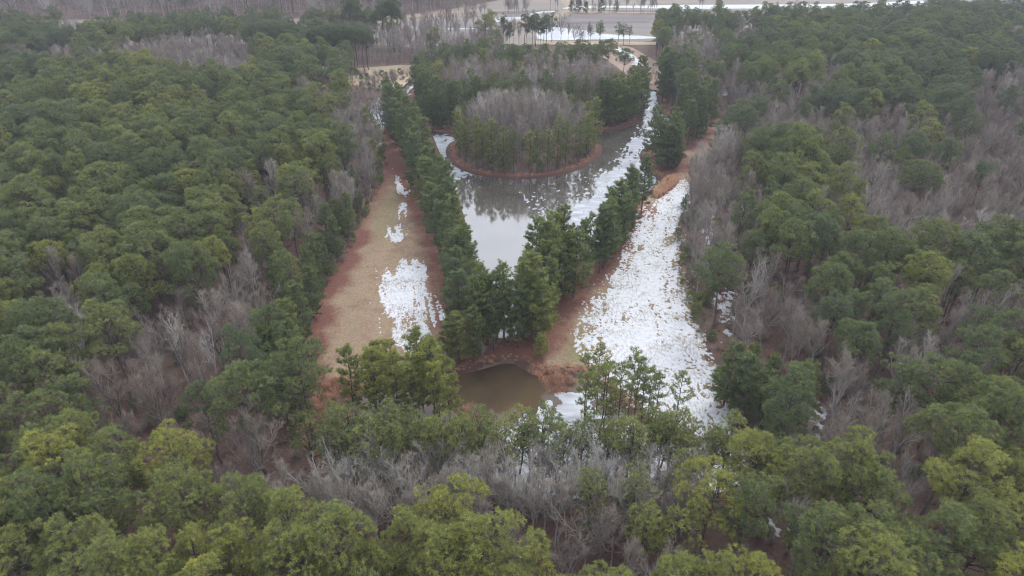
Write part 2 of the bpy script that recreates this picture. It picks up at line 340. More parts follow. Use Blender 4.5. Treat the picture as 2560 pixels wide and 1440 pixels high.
def ground_mat():
    m, n, b = mat('forest_floor'); p = wpos(n)
    c = ramp(n, [(.3, (.034, .020, .017)), (.5, (.075, .040, .032)), (.72, (.14, .078, .060))], noise(n, 1.3, 8, .7, p))
    c2 = mixc(n, ramp(n, [(.45, (0, 0, 0)), (.7, (1, 1, 1))], noise(n, .06, 4, .6, p)), c, (.15, .105, .075))
    n.links.new(c2, b.inputs['Base Color']); b.inputs['Roughness'].default_value = .95
    bump(n, noise(n, 2.5, 6, .7, p), .8, .15, b); return m
def grass_mat():
    m, n, b = mat('winter_grass'); p = wpos(n)
    fine = noise(n, 1.6, 9, .75, p); mid = noise(n, .22, 5, .65, p)
    tan = ramp(n, [(.34, (.115, .075, .050)), (.45, (.205, .138, .090)), (.55, (.285, .203, .138)), (.68, (.38, .295, .205))], math_(n, 'ADD', math_(n, 'MULTIPLY', fine, .52), math_(n, 'MULTIPLY', mid, .48)))
    grn = ramp(n, [(.3, (.10, .088, .042)), (.6, (.21, .185, .092)), (.8, (.29, .255, .14))], fine)
    gm = math_(n, 'MULTIPLY', math_(n, 'SUBTRACT', math_(n, 'ADD', attr(n, 'green'), mid), .62), 3.0, True)
    c = mixc(n, math_(n, 'MULTIPLY', gm, .85), tan, grn)
    # leaf drifts and damp thatch
    dk = math_(n, 'MULTIPLY', math_(n, 'SUBTRACT', noise(n, .11, 6, .7, p), .54), 5.0, True)
    c = mixc(n, math_(n, 'MULTIPLY', dk, .5), c, (.14, .092, .064))
    mp = node(n, 'ShaderNodeMapping'); mp.inputs['Scale'].default_value = (1.1, .07, 1); mp.inputs['Rotation'].default_value = (0, 0, -.06); n.links.new(p, mp.inputs[0])
    rt = math_(n, 'MULTIPLY', math_(n, 'SUBTRACT', noise(n, 1.0, 5, .7, mp.outputs[0]), .50), 3.5, True)
    c = mixc(n, math_(n, 'MULTIPLY', rt, .38), c, (.115, .075, .050))
    straw = ramp(n, [(.3, (.072, .027, .020)), (.5, (.135, .052, .036)), (.72, (.22, .105, .070))], noise(n, 2.2, 8, .7, p))
    s = math_(n, 'MULTIPLY', math_(n, 'SUBTRACT', math_(n, 'ADD', attr(n, 'straw'), math_(n, 'MULTIPLY', math_(n, 'SUBTRACT', noise(n, .3, 9, .78, p), .5), 2.0)), .30), 1.5, True)
    c = mixc(n, s, c, straw)
    wt = math_(n, 'MULTIPLY', math_(n, 'ADD', attr(n, 'wet'), math_(n, 'MULTIPLY', math_(n, 'SUBTRACT', noise(n, .6, 5, .7, p), .55), 1.4)), 1.6, True)
    c = mixc(n, math_(n, 'MULTIPLY', wt, .8), c, (.045, .026, .020))
    n.links.new(c, b.inputs['Base Color']); b.inputs['Roughness'].default_value = .95
    bump(n, fine, .9, .12, b); return m
def snow_mat():
    m, n, b = mat('old_snow'); p = wpos(n)
    c = ramp(n, [(.32, (.38, .37, .38)), (.5, (.50, .52, .555)), (.7, (.58, .60, .64))], noise(n, 1.1, 7, .7, p))
    mp = node(n, 'ShaderNodeMapping'); mp.inputs['Scale'].default_value = (1.6, .55, 1); mp.inputs['Rotation'].default_value = (0, 0, .12); n.links.new(p, mp.inputs[0])
    thin = ramp(n, [(.505, (0, 0, 0)), (.61, (1, 1, 1))], math_(n, 'ADD', math_(n, 'MULTIPLY', noise(n, 1.5, 6, .8, mp.outputs[0]), .7), math_(n, 'MULTIPLY', noise(n, .16, 3, .6, p), .3)))
    c = mixc(n, thin, c, (.20, .17, .135))
    n.links.new(c, b.inputs['Base Color']); b.inputs['Roughness'].default_value = .75; bump(n, noise(n, 1.5, 6, .6, p), .6, .12, b); return m
def ice_mat():
    m, n, b = mat('white_ice'); p = wpos(n)
    mp = node(n, 'ShaderNodeMapping'); mp.inputs['Scale'].default_value = (.35, 1.0, 1); n.links.new(p, mp.inputs[0])
    c = ramp(n, [(.32, (.18, .19, .215)), (.48, (.30, .32, .36)), (.68, (.47, .495, .545))], noise(n, .5, 7, .65, mp.outputs[0]))
    n.links.new(c, b.inputs['Base Color']); b.inputs['Roughness'].default_value = .32; b.inputs['Specular IOR Level'].default_value = .6
    bump(n, noise(n, 1.2, 4, .6, p), .15, .05, b); return m
def water_mat(name, deep, shal, refl, rough, sc=.12, wave=.02):
    m, n, b = mat(name); p = wpos(n)
    c = ramp(n, [(.35, deep), (.68, shal)], noise(n, sc, 6, .6, p))
    n.links.new(c, b.inputs['Base Color']); b.inputs['Roughness'].default_value = .6; b.inputs['Specular IOR Level'].default_value = .2
    gl = node(n, 'ShaderNodeBsdfGlossy'); gl.inputs['Color'].default_value = (.97, .98, 1, 1)
    n.links.new(ramp(n, [(.35, (rough, rough, rough)), (.75, (rough * 3.2, rough * 3.2, rough * 3.2))], noise(n, .35, 5, .7, p)), gl.inputs['Roughness'])
    fr = node(n, 'ShaderNodeFresnel'); fr.inputs['IOR'].default_value = 1.33
    f = math_(n, 'ADD', math_(n, 'MULTIPLY', fr.outputs[0], 1.0), refl, True)
    bp = node(n, 'ShaderNodeBump'); bp.inputs['Strength'].default_value = wave; bp.inputs['Distance'].default_value = .3; n.links.new(noise(n, .9, 4, .6, p), bp.inputs['Height'])
    n.links.new(bp.outputs[0], gl.inputs['Normal'])
    mx = node(n, 'ShaderNodeMixShader'); n.links.new(f, mx.inputs[0]); n.links.new(b.outputs[0], mx.inputs[1]); n.links.new(gl.outputs[0], mx.inputs[2])
    n.links.new(mx.outputs[0], n.nodes['Material Output'].inputs['Surface']); return m
def field_mat(name, stops, sx=.01, sy=.06):
    m, n, b = mat(name); p = wpos(n)
    mp = node(n, 'ShaderNodeMapping'); mp.inputs['Scale'].default_value = (sx, sy, 1); n.links.new(p, mp.inputs[0])
    f = math_(n, 'ADD', math_(n, 'MULTIPLY', noise(n, 1.0, 6, .6, mp.outputs[0]), .75), math_(n, 'MULTIPLY', noise(n, .5, 4, .7, p), .25))
    n.links.new(ramp(n, stops, f), b.inputs['Base Color']); b.inputs['Roughness'].default_value = .95; return m
def plain(name, c, rough=.6):
    m, n, b = mat(name); n.links.new(mixc(n, noise(n, 3, 5), tuple(x * .75 for x in c), c), b.inputs['Base Color']); b.inputs['Roughness'].default_value = rough; return m

def tag(o, label=None, cat=None, group=None, kind=None):
    if label: o['label'] = label
    if cat: o['category'] = cat
    if group: o['group'] = group
    if kind: o['kind'] = kind
    return o
def link(name, me, parent=None):
    o = bpy.data.objects.new(name, me); C.objects.link(o)
    if parent is not None: o.parent = parent
    return o

# ------------------------------------------------------------------ ground
def axis(lo, hi, step, far, grow=1.22):
    a = list(np.arange(lo, hi + 1e-6, step)); s = step
    while a[-1] < far[1]: s *= grow; a.append(a[-1] + s)
    s = step
    while a[0] > far[0]: s *= grow; a.insert(0, a[0] - s)
    return np.array(a)
gx = axis(-75, 105, .9, (-4000, 4000)); gy = axis(62, 345, .9, (-1500, 5500))
GX, GY = np.meshgrid(gx, gy); GZ = gz(GX, GY)
fade = ss(700, 350, np.hypot(GX, GY)); GZ = GZ * fade
def grid_obj(name, X, Y, Z, keep, mats, attrs={}, smooth=True):
    h, w_ = X.shape; idx = np.arange(h * w_).reshape(h, w_)
    q = np.stack([idx[:-1, :-1], idx[:-1, 1:], idx[1:, 1:], idx[1:, :-1]], -1)[keep]
    used, inv = np.unique(q, return_inverse=True)
    g = Geo(); g.add(np.stack([X.ravel(), Y.ravel(), Z.ravel()], 1)[used], quads=inv.reshape(-1, 4))
    me = g.build(name, mats, smooth)
    for k, a in attrs.items():
        at = me.attributes.new(k, 'FLOAT', 'POINT'); at.data.foreach_set('value', a.ravel()[used].astype(np.float32))
    return link(name, me)
def fc(A): return (A[:-1, :-1] + A[1:, 1:] + A[:-1, 1:] + A[1:, :-1]) / 4
ground = grid_obj('ground', GX, GY, GZ, np.ones((len(gy) - 1, len(gx) - 1), bool), [ground_mat()])
tag(ground, kind='structure')

# row pines and other hand-placed trees: (px, py at the foot, height, kind, tone)
ROWS = []
def hand(pts, H, kind, tone, group, label, where='foot'):
    for i, (px, py) in enumerate(pts):
        ROWS.append(dict(px=px, py=py, H=H * random.uniform(.84, 1.12), kind=kind, tone=tone + .10 + random.uniform(-.10, .12), group=group, label=label, where=where))
hand([(1152, 850), (1148, 800), (1142, 755), (1130, 712), (1118, 672), (1108, 636), (1096, 600), (1086, 568), (1075, 538), (1064, 508), (1054, 482), (1044, 458), (1034, 436), (1024, 416), (1014, 396), (1006, 378), (998, 360), (990, 342), (984, 326), (976, 308), (970, 292)],
     17.0, 'edge', .20, 'pines in the row along the left bank of the main pond', 'row_left')
hand([(1165, 745), (1152, 690), (1140, 640), (1128, 600), (1115, 560), (1102, 522), (1090, 488), (1078, 456), (1064, 424), (1050, 396), (1038, 372), (1026, 350), (1012, 328), (1000, 308)], 16.5, 'edge', .26, 'pines in the row along the left bank of the main pond', 'row_left')
hand([(1128, 902), (1152, 908), (1190, 902)], 11.5, 'edge', .34, 'pines at the tip between the two ponds', 'tip')
hand([(1243, 858), (1262, 862), (1283, 856), (1310, 858), (1358, 800), (1386, 768)], 17, 'thin2', .30, 'pines at the tip between the two ponds', 'tip')
hand([(1400, 735), (1378, 715), (1345, 850), (1345, 708), (1362, 730), (1345, 765), (1332, 800), (1425, 745), (1412, 700), (1388, 690), (1370, 775)], 18.5, 'edge', .36, 'pines at the tip between the two ponds', 'tip')
hand([(1206, 858), (1226, 856), (1254, 862), (1272, 856), (1308, 846), (1212, 872), (1218, 866), (1238, 870), (1296, 866), (1325, 856), (1340, 835), (1355, 815), (1375, 790), (1200, 876), (1395, 755)], 16.5, 'ring', .34, 'pines at the tip between the two ponds', 'tip')
hand([(1430, 702), (1462, 690)], 15, 'thin2', .22, 'pines in the row along the right bank of the main pond', 'row_right')
hand([(1500, 668), (1530, 640), (1550, 612), (1568, 582), (1583, 552), (1596, 530), (1488, 680), (1515, 655), (1540, 626), (1560, 598), (1450, 698)], 17.5, 'edge', .20, 'pines in the row along the right bank of the main pond', 'row_right')
hand([(1640, 408), (1662, 425), (1690, 412), (1632, 390), (1668, 395), (1650, 414), (1678, 420), (1688, 398)], 16.5, 'edge', .16, 'pines on the small point right of the pond', 'point')
hand([(1718, 365), (1745, 350), (1762, 330), (1735, 335), (1710, 310), (1730, 300), (1755, 308), (1700, 345)], 18, 'edge', .14, 'pines on the small point right of the pond', 'point')
hand([(1660, 258), (1685, 250), (1700, 262), (1660, 235), (1690, 235), (1720, 250), (1672, 262)], 20, 'edge', .08, 'pines on the small point right of the pond', 'point')
hand([(1352, 893)], 5.6, 'young', .52, None, 'lone')
# thin pines standing in the frozen marsh
hand([(905, 1055), (935, 1040), (960, 1070), (985, 1045), (1010, 1078), (1035, 1050), (1060, 1080), (1085, 1048), (1108, 1072), (1000, 1020), (1050, 1015), (1130, 1055), (945, 1010), (1085, 1010)],
     15.5, 'thin', .56, 'slender pines standing together in the marsh, left clump', 'marsh_left')
hand([(1445, 1075), (1470, 1050), (1492, 1085), (1515, 1062), (1540, 1092), (1565, 1065), (1590, 1095), (1612, 1068), (1640, 1090), (1660, 1110), (1505, 1035), (1580, 1040)],
     15.5, 'thin3', .44, 'slender pines standing together in the marsh, right clump', 'marsh_right')
hand([(790, 1185), (845, 1215), (895, 1195), (935, 1225), (975, 1205), (1010, 1230), (1050, 1205), (1085, 1228), (1120, 1210), (1175, 1220), (1215, 1200), (1245, 1222), (1345, 1215), (1385, 1200), (1450, 1215), (1505, 1205), (1550, 1222), (1590, 1200), (1630, 1225), (1670, 1205), (1700, 1232), (1750, 1225), (1800, 1235), (1860, 1225)],
     13.8, 'mid', .38, 'mid-sized pines in the belt across the front of the marsh', 'belt')
# right edge of the snowy clearing
hand([(870, 1160), (925, 1170), (985, 1165), (1045, 1172), (1100, 1165), (1155, 1175), (1215, 1168), (1290, 1185), (1330, 1170), (1400, 1178), (1475, 1170), (1535, 1180), (1600, 1170), (1655, 1182), (1725, 1190), (1775, 1205)], 12.2, 'mid', .40, 'mid-sized pines in the belt across the front of the marsh', 'belt')
hand([(1845, 1035), (1880, 1045), (1820, 1010), (1905, 1020), (1870, 985)], 13, 'edge', .20, 'pines on the right edge of the snowy clearing', 'right_edge')
hand([(1955, 1090), (1990, 1060), (1930, 1120)], 13, 'edge', .22, 'pines on the right edge of the snowy clearing', 'right_edge')
# left clearing edge
hand([(700, 985), (735, 960), (665, 1000), (690, 940)], 15.5, 'edge', .40, 'pines on the left edge of the clearing', 'left_edge')
hand([(745, 860), (780, 795), (818, 700), (845, 655), (872, 600), (850, 600), (820, 640), (790, 720)], 13, 'edge', .28, 'pines on the left edge of the clearing', 'left_edge')
# islands
hand([(1150, 395), (1165, 405), (1185, 415), (1205, 420), (1232, 427), (1258, 431), (1290, 433), (1320, 433), (1345, 431), (1370, 427), (1395, 422), (1418, 416), (1440, 408), (1460, 398), (1476, 386), (1484, 372), (1470, 358), (1145, 372), (1158, 358), (1430, 345)],
     16.5, 'ring', .40, 'pines ringing the round island in the pond', 'isle')
hand([(1078, 322), (1095, 324), (1112, 324), (1075, 300), (1060, 288), (1130, 318), (1150, 318), (1090, 300), (1052, 268), (1042, 250), (1060, 240), (1170, 312), (1190, 310), (1070, 262)],
     17, 'edge', .20, 'pines along the near shore of the large wooded island', 'big_isle')
hand([(1160 + 33 * i + (i * 13) % 9, 299 + (i * 7) % 8) for i in range(11)] + [(1180 + 60 * i, 289) for i in range(5)], 18.0, 'ring', .22, 'pines along the near shore of the large wooded island', 'big_isle')
hand([(1515, 315), (1530, 316), (1548, 312), (1565, 308), (1580, 300), (1592, 286), (1598, 268), (1600, 248), (1530, 300), (1555, 292), (1580, 275), (1500, 312)],
     18, 'edge', .26, 'pines along the right shore of the large wooded island', 'big_isle_right')
hand([(1110 + 34 * i, 205 + (i % 3) * 7) for i in range(14)] + [(1090, 222), (1075, 235), (1130, 228), (1260, 232), (1340, 226), (1400, 236)], 18.5, 'dome', .18, 'round-topped pines across the back of the large island', 'isle_back')
# far stand of tall pines by the garden
hand([(645 + 15 * i + (i * 7) % 11, 176 + (i * 5) % 9) for i in range(19)] + [(655 + 17 * i, 164 + (i * 4) % 7) for i in range(15)], 22, 'dome', .06, 'far stand of tall dark pines behind the garden', 'far_stand')
hand([(790, 186), (730, 190), (712, 188)], 13, 'edge', .62, 'far stand of tall dark pines behind the garden', 'far_stand')
hand([(948, 130), (960, 132), (975, 130), (990, 131), (1000, 130), (880, 118), (892, 118)], 26, 'tall', .1, 'far tall pines rising over the bare trees', 'far_tall')
hand([(1262, 124), (1275, 122), (1310, 118), (1325, 119), (1352, 119), (1360, 118), (1338, 117)], 17, 'farbroad', .06, 'far tall pines rising over the bare trees', 'far_tall')
hand([(1476, 113), (1494, 111), (1503, 113), (1541, 112), (1562, 113), (1572, 112)], 12.5, 'mid', .02, 'far tall pines rising over the bare trees', 'far_tall')
hand([(1432, 31), (1445, 32), (1462, 33), (1505, 31), (1542, 30), (1790, 33), (1800, 32)], 9, 'young', .0, 'dark evergreens dotted along the far field', 'far_dots')
# bigger bare trees picked out by their pale limbs
BIG = []
def handb(pts, H, kind, tone, group, label):
    for px, py in pts: BIG.append(dict(px=px, py=py, H=H * random.uniform(.88, 1.1), kind=kind, tone=tone, group=group, label=label))
handb([(470, 955), (545, 960), (860, 200)], 14, 'b_open', .95, None, 'pale')
handb([(600, 800), (645, 790), (560, 880)], 14, 'b_dense', .6, None, 'pale')
handb([(1840, 700), (1790, 690)], 13, 'b_round', .35, None, 'round')
handb([(912, 336), (935, 333), (958, 331), (900, 302), (925, 292), (950, 282), (940, 262), (965, 300), (972, 268), (915, 275), (985, 250), (945, 318), (968, 322)], 13, 'b_dense', .45, 'leafless trees round the small side pond', 'side')
rb = random.Random(5)
handb([(790 + i * 27 + rb.uniform(-9, 9), 1268 + rb.uniform(-30, 40)) for i in range(36)], 11.5, 'b_open', .80, 'pale bare trees across the front of the marsh', 'front_pale')
handb([(800 + i * 33 + rb.uniform(-12, 12), 1335 + rb.uniform(-30, 50)) for i in range(29)], 12.5, 'b_dense', .62, 'pale bare trees across the front of the marsh', 'front_pale')
handb([(840 + i * 41 + rb.uniform(-12, 12), 1215 + rb.uniform(-20, 25)) for i in range(24)], 9.5, 'b_tall', .8, 'pale bare trees across the front of the marsh', 'front_pale')
handb([(1206, 905)], 5.5, 'b_tall', .8, None, 'sap')

# ------------------------------------------------------------------ clearing
xs = np.arange(-75, 105.01, .9); ys = np.arange(62, 345.01, .9); X, Y = np.meshgrid(xs, ys)
cs = sdf(CLEAR, X, Y) + (fbm(X / 3, Y / 3, 3, 3) - .5) * 5; pw = pond_sdf(X, Y); ms = sdf(MARSH, X, Y)
isl = np.minimum(sdf(smooth_poly(ISLE, 0), X, Y), 99)
bank = (np.abs(pw) < 2.2)
rowp = np.array([P(r['px'], r['py']) for r in ROWS if r['label'] in ('row_left', 'tip', 'row_right', 'point', 'right_edge', 'left_edge')])
dr = np.full(X.shape, 1e9)
for a in rowp: dr = np.minimum(dr, np.hypot(X - a[0], Y - a[1]))
cs_raw = sdf(CLEAR, X, Y)
straw = np.clip(ss(9.5, 3.0, dr) * .95 + ss(-6, 0.5, cs_raw) * .62 + ss(3.0, .4, pw) * .45 * (pw > -3) + ss(.6, -1.2, pw) * .6 * (pw > -3) + ss(3.2, 0.5, np.abs(ms)) * .6, 0, 1.2)
far_y = ss(150, 215, Y) * ss(10, -10, X); straw = np.clip(straw + far_y * .35, 0, 1.3)
gr = smooth_poly(PP([(1400, 905), (1480, 900), (1460, 830), (1420, 850)])); gl = smooth_poly(PP([(880, 940), (1040, 925), (1030, 880), (960, 900)])); g3 = smooth_poly(PP([(980, 420), (1010, 480), (990, 560), (930, 620), (920, 560), (960, 480)]))
GRS = smooth_poly(PP([(1700, 470), (1600, 640), (1480, 800), (1480, 890), (1600, 1000), (1800, 1130), (1800, 1000), (1720, 800), (1680, 600)]), 1)
snw = ss(6, -2, sdf(GRS, X, Y)); straw = straw * (1 - .75 * snw)
green = .15 + .22 * snw + .35 * ss(4, -3, np.minimum(sdf(gr, X, Y), sdf(gl, X, Y))) + .22 * ss(6, -4, sdf(g3, X, Y))
mask = (cs < 0) | (bank & (pw > -2.2) & (Y > 100))
keep = fc(mask.astype(float)) > .45
grass = grid_obj('grass', X, Y, gz(X, Y) + .02, keep, [grass_mat()], {'straw': straw, 'green': green, 'wet': np.maximum(ss(.9, -.8, pw) * (pw > -4), ss(.8, -.6, ms)) * .9})
tag(grass, kind='structure')

# ------------------------------------------------------------------ water
def sheet_of(name, poly_sdf, z, box, m, step, lim=1.5):
    x = np.arange(box[0], box[1], step); y = np.arange(box[2], box[3], step); X, Y = np.meshgrid(x, y)
    return grid_obj(name, X, Y, np.full(X.shape, z), fc((poly_sdf(X, Y) < lim).astype(float)) > .3, [m])
bb = lambda p, m=4: (p[:, 0].min() - m, p[:, 0].max() + m, p[:, 1].min() - m, p[:, 1].max() + m)
wt = sheet_of('pond_water', pond_sdf, POND_Z, bb(POND), water_mat('pond_film', (.034, .028, .023), (.075, .063, .052), .22, .03), 2.0)
tag(wt, kind='structure')
wm = sheet_of('marsh_water', lambda x, y: sdf(MARSH, x, y), MARSH_Z, bb(MARSH), water_mat('amber_water', (.022, .014, .007), (.092, .054, .016), .010, .03, .05), 2.0)
tag(wm, kind='structure')
ws = sheet_of('side_water', lambda x, y: sdf(SIDE_POND, x, y), SIDE_Z, bb(SIDE_POND), water_mat('side_film', (.14, .145, .155), (.30, .31, .33), .12, .2), 2.0)
tag(ws, kind='structure')

# ------------------------------------------------------------------ snow and ice: real sheets with melted holes
M_SNOW, M_ICE = snow_mat(), ice_mat()
def along(line, x, y):
    """distance along and signed distance across a line"""
    best = np.full(x.shape, 1e9); s_ = np.zeros(x.shape); t_ = np.zeros(x.shape); acc = 0
    for i in range(len(line) - 1):
        a, b = line[i], line[i + 1]; ab = b - a; L = math.hypot(*ab); u = ab / L
        t = np.clip((x - a[0]) * u[0] + (y - a[1]) * u[1], 0, L); dx, dy = x - a[0] - t * u[0], y - a[1] - t * u[1]; dd = np.hypot(dx, dy)
        m = dd < best; best[m] = dd[m]; s_[m] = (acc + t)[m]; t_[m] = ((x - a[0]) * u[1] - (y - a[1]) * u[0])[m]; acc += L
    return s_, t_
def patch(name, polys, line, step, m, zf, bias=.0, hole=.5, streak=.5, z_off=.055, edge=3.0, fine=1.6, wide=.35, seed=0):
    allp = np.concatenate(polys); x0, x1, y0, y1 = bb(allp, 5)
    x = np.arange(x0, x1, step); y = np.arange(y0, y1, step); X, Y = np.meshgrid(x, y)
    xs_, ys_ = np.meshgrid(np.arange(x0 - 1, x1 + 2, 1.0), np.arange(y0 - 1, y1 + 2, 1.0)); dd = np.full(xs_.shape, 1e9)
    for p in polys: dd = np.minimum(dd, sdf(p, xs_, ys_))
    zz = zf(xs_, ys_)
    fx, fy = X - (x0 - 1), Y - (y0 - 1); ix, iy = np.minimum(fx.astype(int), xs_.shape[1] - 2), np.minimum(fy.astype(int), xs_.shape[0] - 2); fx -= ix; fy -= iy
    bl = lambda A: (A[iy, ix] * (1 - fx) + A[iy, ix + 1] * fx) * (1 - fy) + (A[iy + 1, ix] * (1 - fx) + A[iy + 1, ix + 1] * fx) * fy
    D = bl(dd); Z = bl(zz)
    s_, t_ = along(line, X, Y)
    body = np.clip(np.where(D > 0, -D / min(edge, 2.4), -D / edge), -2.6, 1.0) * 1.3 + bias
    n1 = fbm(X * fine, Y * fine * .65, 2, 11 + seed) - .5; n2 = fbm(t_ * 1.1, s_ * .14, 2, 29 + seed) - .5; n3 = fbm(X / 6, Y / 6, 3, 41 + seed) - .5
    V = body + n1 * hole / .17 + n2 * streak / .17 + n3 * wide / .15
    keep = fc(V) > 0
    h, w_ = X.shape; cnt = np.zeros((h, w_)); kf = keep.astype(float)
    cnt[:-1, :-1] += kf; cnt[1:, :-1] += kf; cnt[:-1, 1:] += kf; cnt[1:, 1:] += kf
    J = step * .38; X = X + rng.uniform(-J, J, X.shape); Y = Y + rng.uniform(-J, J, X.shape)
    Z = Z + np.where(cnt < 3.5, .024, z_off + .03 * n1)
    return grid_obj(name, X, Y, Z, keep, [m])
RS = smooth_poly(PP([(1700, 462), (1738, 452), (1728, 490), (1708, 520), (1694, 560), (1690, 610), (1698, 680), (1712, 750), (1735, 830), (1760, 890), (1790, 950), (1815, 1010), (1840, 1060), (1890, 1140), (1880, 1190), (1790, 1170), (1710, 1120),
    (1650, 1060), (1590, 990), (1530, 930), (1490, 900), (1458, 860), (1466, 800), (1500, 740), (1545, 680), (1570, 640), (1590, 600), (1612, 545), (1645, 495)]), 1)
LR = PP([(1700, 420), (1655, 520), (1625, 620), (1600, 740), (1620, 850), (1680, 950), (1760, 1060), (1860, 1180)])
tag(patch('snow', [RS], LR, .18, M_SNOW, gz, bias=.25, hole=.80, streak=.55, edge=5, fine=3.0, seed=1), 'broken white snow sheet over the right arm of the clearing', kind='stuff')
LS = smooth_poly(PP([(1002, 655), (1040, 655), (1062, 685), (1080, 740), (1086, 830), (1098, 868), (1090, 890), (1045, 905), (1010, 870), (968, 800), (950, 748), (952, 705), (975, 678)]), 1)
LL_ = PP([(1000, 430), (1005, 500), (1005, 600), (1018, 700), (1030, 800), (1060, 900)])
tag(patch('snow', [LS], LL_, .17, M_SNOW, gz, bias=-.15, hole=.62, streak=.75, edge=4, fine=3.0, seed=2), 'oval of melting snow beside the left pine row', kind='stuff')
trail = [smooth_poly(PP(q), 1) for q in ([(990, 560), (1012, 560), (1012, 600), (985, 612), (962, 595), (968, 572)], [(985, 440), (1000, 438), (1015, 470), (1018, 500), (1000, 500), (990, 470)], [(998, 500), (1018, 500), (1012, 560), (1000, 560)], [(940, 352), (962, 350), (965, 362), (945, 366)], [(985, 420), (992, 420), (993, 428), (986, 428)], [(1095, 615), (1108, 615), (1108, 622), (1096, 622)])]
tag(patch('snow', trail, LL_, .2, M_SNOW, gz, bias=-.9, hole=.6, streak=.8, edge=1.2, fine=2.4, seed=3), 'thin broken trail of snow down the middle of the left grass lane', kind='stuff')
bits = [smooth_poly(PP(q), 1) for q in ([(1795, 308), (1845, 312), (1840, 330), (1805, 332), (1780, 318)], [(1740, 240), (1850, 238), (1870, 215), (1790, 212)], [(1770, 740), (1840, 720), (1850, 860), (1800, 850), (1780, 790)], [(2010, 1005), (2060, 1010), (2050, 1100), (2010, 1080)], [(1750, 500), (1790, 520), (1800, 640), (1755, 600)],
    [(1895, 1290), (1975, 1300), (1970, 1340), (1900, 1330)], [(995, 222), (1030, 225), (1022, 242), (1000, 240)], [(960, 196), (985, 192), (980, 204), (962, 206)])]
tag(patch('snow', bits, LR, .3, M_SNOW, gz, bias=-.7, hole=.8, streak=.2, edge=2.5, seed=4), 'leftover scraps of snow on the forest floor', kind='stuff')
FP = smooth_poly(PP([(1535, 117), (1562, 122), (1600, 145), (1625, 165), (1600, 168), (1565, 150), (1540, 130)]), 1)
# ice
pz = lambda x, y: np.full(np.shape(x), POND_Z)
IR = smooth_poly(PP([(1600, 222), (1648, 222), (1655, 250), (1662, 285), (1700, 300), (1712, 322), (1640, 358), (1612, 372), (1604, 390), (1635, 432), (1664, 450), (1620, 478), (1560, 540), (1520, 600), (1450, 655), (1400, 690), (1395, 640), (1420, 590), (1400, 545), (1440, 510), (1490, 480), (1500, 440), (1540, 400), (1565, 370), (1600, 330), (1612, 300), (1606, 260)]), 1)
IL = smooth_poly(PP([(1070, 332), (1128, 335), (1150, 350), (1120, 392), (1135, 415), (1185, 434), (1120, 448), (1098, 420), (1082, 375)]), 1)
IB = smooth_poly(PP([(1195, 720), (1300, 700), (1345, 740), (1335, 830), (1250, 848), (1198, 835)]), 1)
IF = PP([(1500, 700), (1530, 480), (1600, 330), (1630, 220)])
tag(patch('ice', [IR], IF, .3, M_ICE, pz, bias=.15, hole=.5, streak=.75, z_off=.02, edge=4.5, fine=1.1, seed=5), 'streaked white ice along the right channel of the pond', kind='stuff')
tag(patch('ice', [IL, IB], IF, .3, M_ICE, pz, bias=.1, hole=.7, streak=.3, z_off=.02, edge=2.5, fine=.9, seed=6), 'patchy white ice at the left corner and foot of the pond', kind='stuff')
SPK = smooth_poly(PP([(1290, 560), (1310, 520), (1270, 480), (1330, 455), (1420, 445), (1490, 420), (1540, 360), (1560, 380), (1500, 480), (1430, 530), (1420, 600), (1340, 640), (1290, 600)]), 1)
tag(patch('ice', [SPK], IF, .3, M_ICE, pz, bias=-2.6, hole=1.0, streak=.2, z_off=.02, edge=3, fine=1.3, seed=7), 'pale ice crumbs scattered over the open middle of the pond', kind='stuff')
mz = lambda x, y: np.full(np.shape(x), MARSH_Z)
IM = smooth_poly(PP([(1490, 935), (1450, 950), (1395, 975), (1350, 985), (1330, 1010), (1290, 1035), (1270, 1060), (1290, 1160), (1150, 1165), (1000, 1140), (860, 1090), (830, 1120), (830, 1170), (900, 1200), (1010, 1190), (1130, 1215), (1200, 1195), (1300, 1245), (1400, 1225), (1480, 1262), (1560, 1222), (1700, 1250), (1880, 1222), (1860, 1160), (1780, 1120), (1690, 1090), (1600, 1040), (1520, 960)]), 1)
tag(patch('ice', [IM], LR, .26, M_ICE, mz, bias=-.35, hole=.75, streak=.1, z_off=.02, edge=5, fine=.6, wide=.85, seed=8), 'grey-white ice over the marsh between the slender pines', kind='stuff')

# ------------------------------------------------------------------ far fields
def poly_obj(name, pts, z, m, kind='structure', label=None):
    me = bpy.data.meshes.new(name); me.from_pydata([(a, b, z) for a, b in pts], [], [tuple(range(len(pts)))]); me.materials.append(m); me.update()
    o = link(name, me); tag(o, label, kind=kind); return o
def area(p): x, y = p[:, 0], p[:, 1]; return .5 * np.sum(x * np.roll(y, -1) - y * np.roll(x, -1))
def up(p): return p if area(p) > 0 else p[::-1]
M_F1 = field_mat('pasture', [(.3, (.13, .115, .10)), (.5, (.19, .165, .14)), (.7, (.25, .21, .17))])
M_F2 = field_mat('stubble', [(.3, (.10, .09, .088)), (.5, (.15, .135, .13)), (.7, (.21, .19, .18))], .006, .05)
M_F3 = field_mat('dry_verge', [(.3, (.22, .165, .115)), (.7, (.31, .245, .17))])
M_F4 = field_mat('garden_grass', [(.3, (.22, .15, .10)), (.5, (.34, .27, .18)), (.7, (.40, .34, .22))], .05, .05)
M_FARICE = ice_mat(); M_FARICE.name = 'far_ice'
poly_obj('field', up(FIELD), .10, M_F1)
poly_obj('field', up(PP([(1290, 72), (1340, 56), (1420, 40), (1560, 34), (1700, 35), (1700, 78), (1560, 82), (1480, 78), (1400, 68), (1340, 66)])), .16, M_F2)
poly_obj('field', up(PP([(1010, 52), (1180, 50), (1260, 56), (1250, 92), (1120, 96), (1000, 88)])), .16, M_F2)
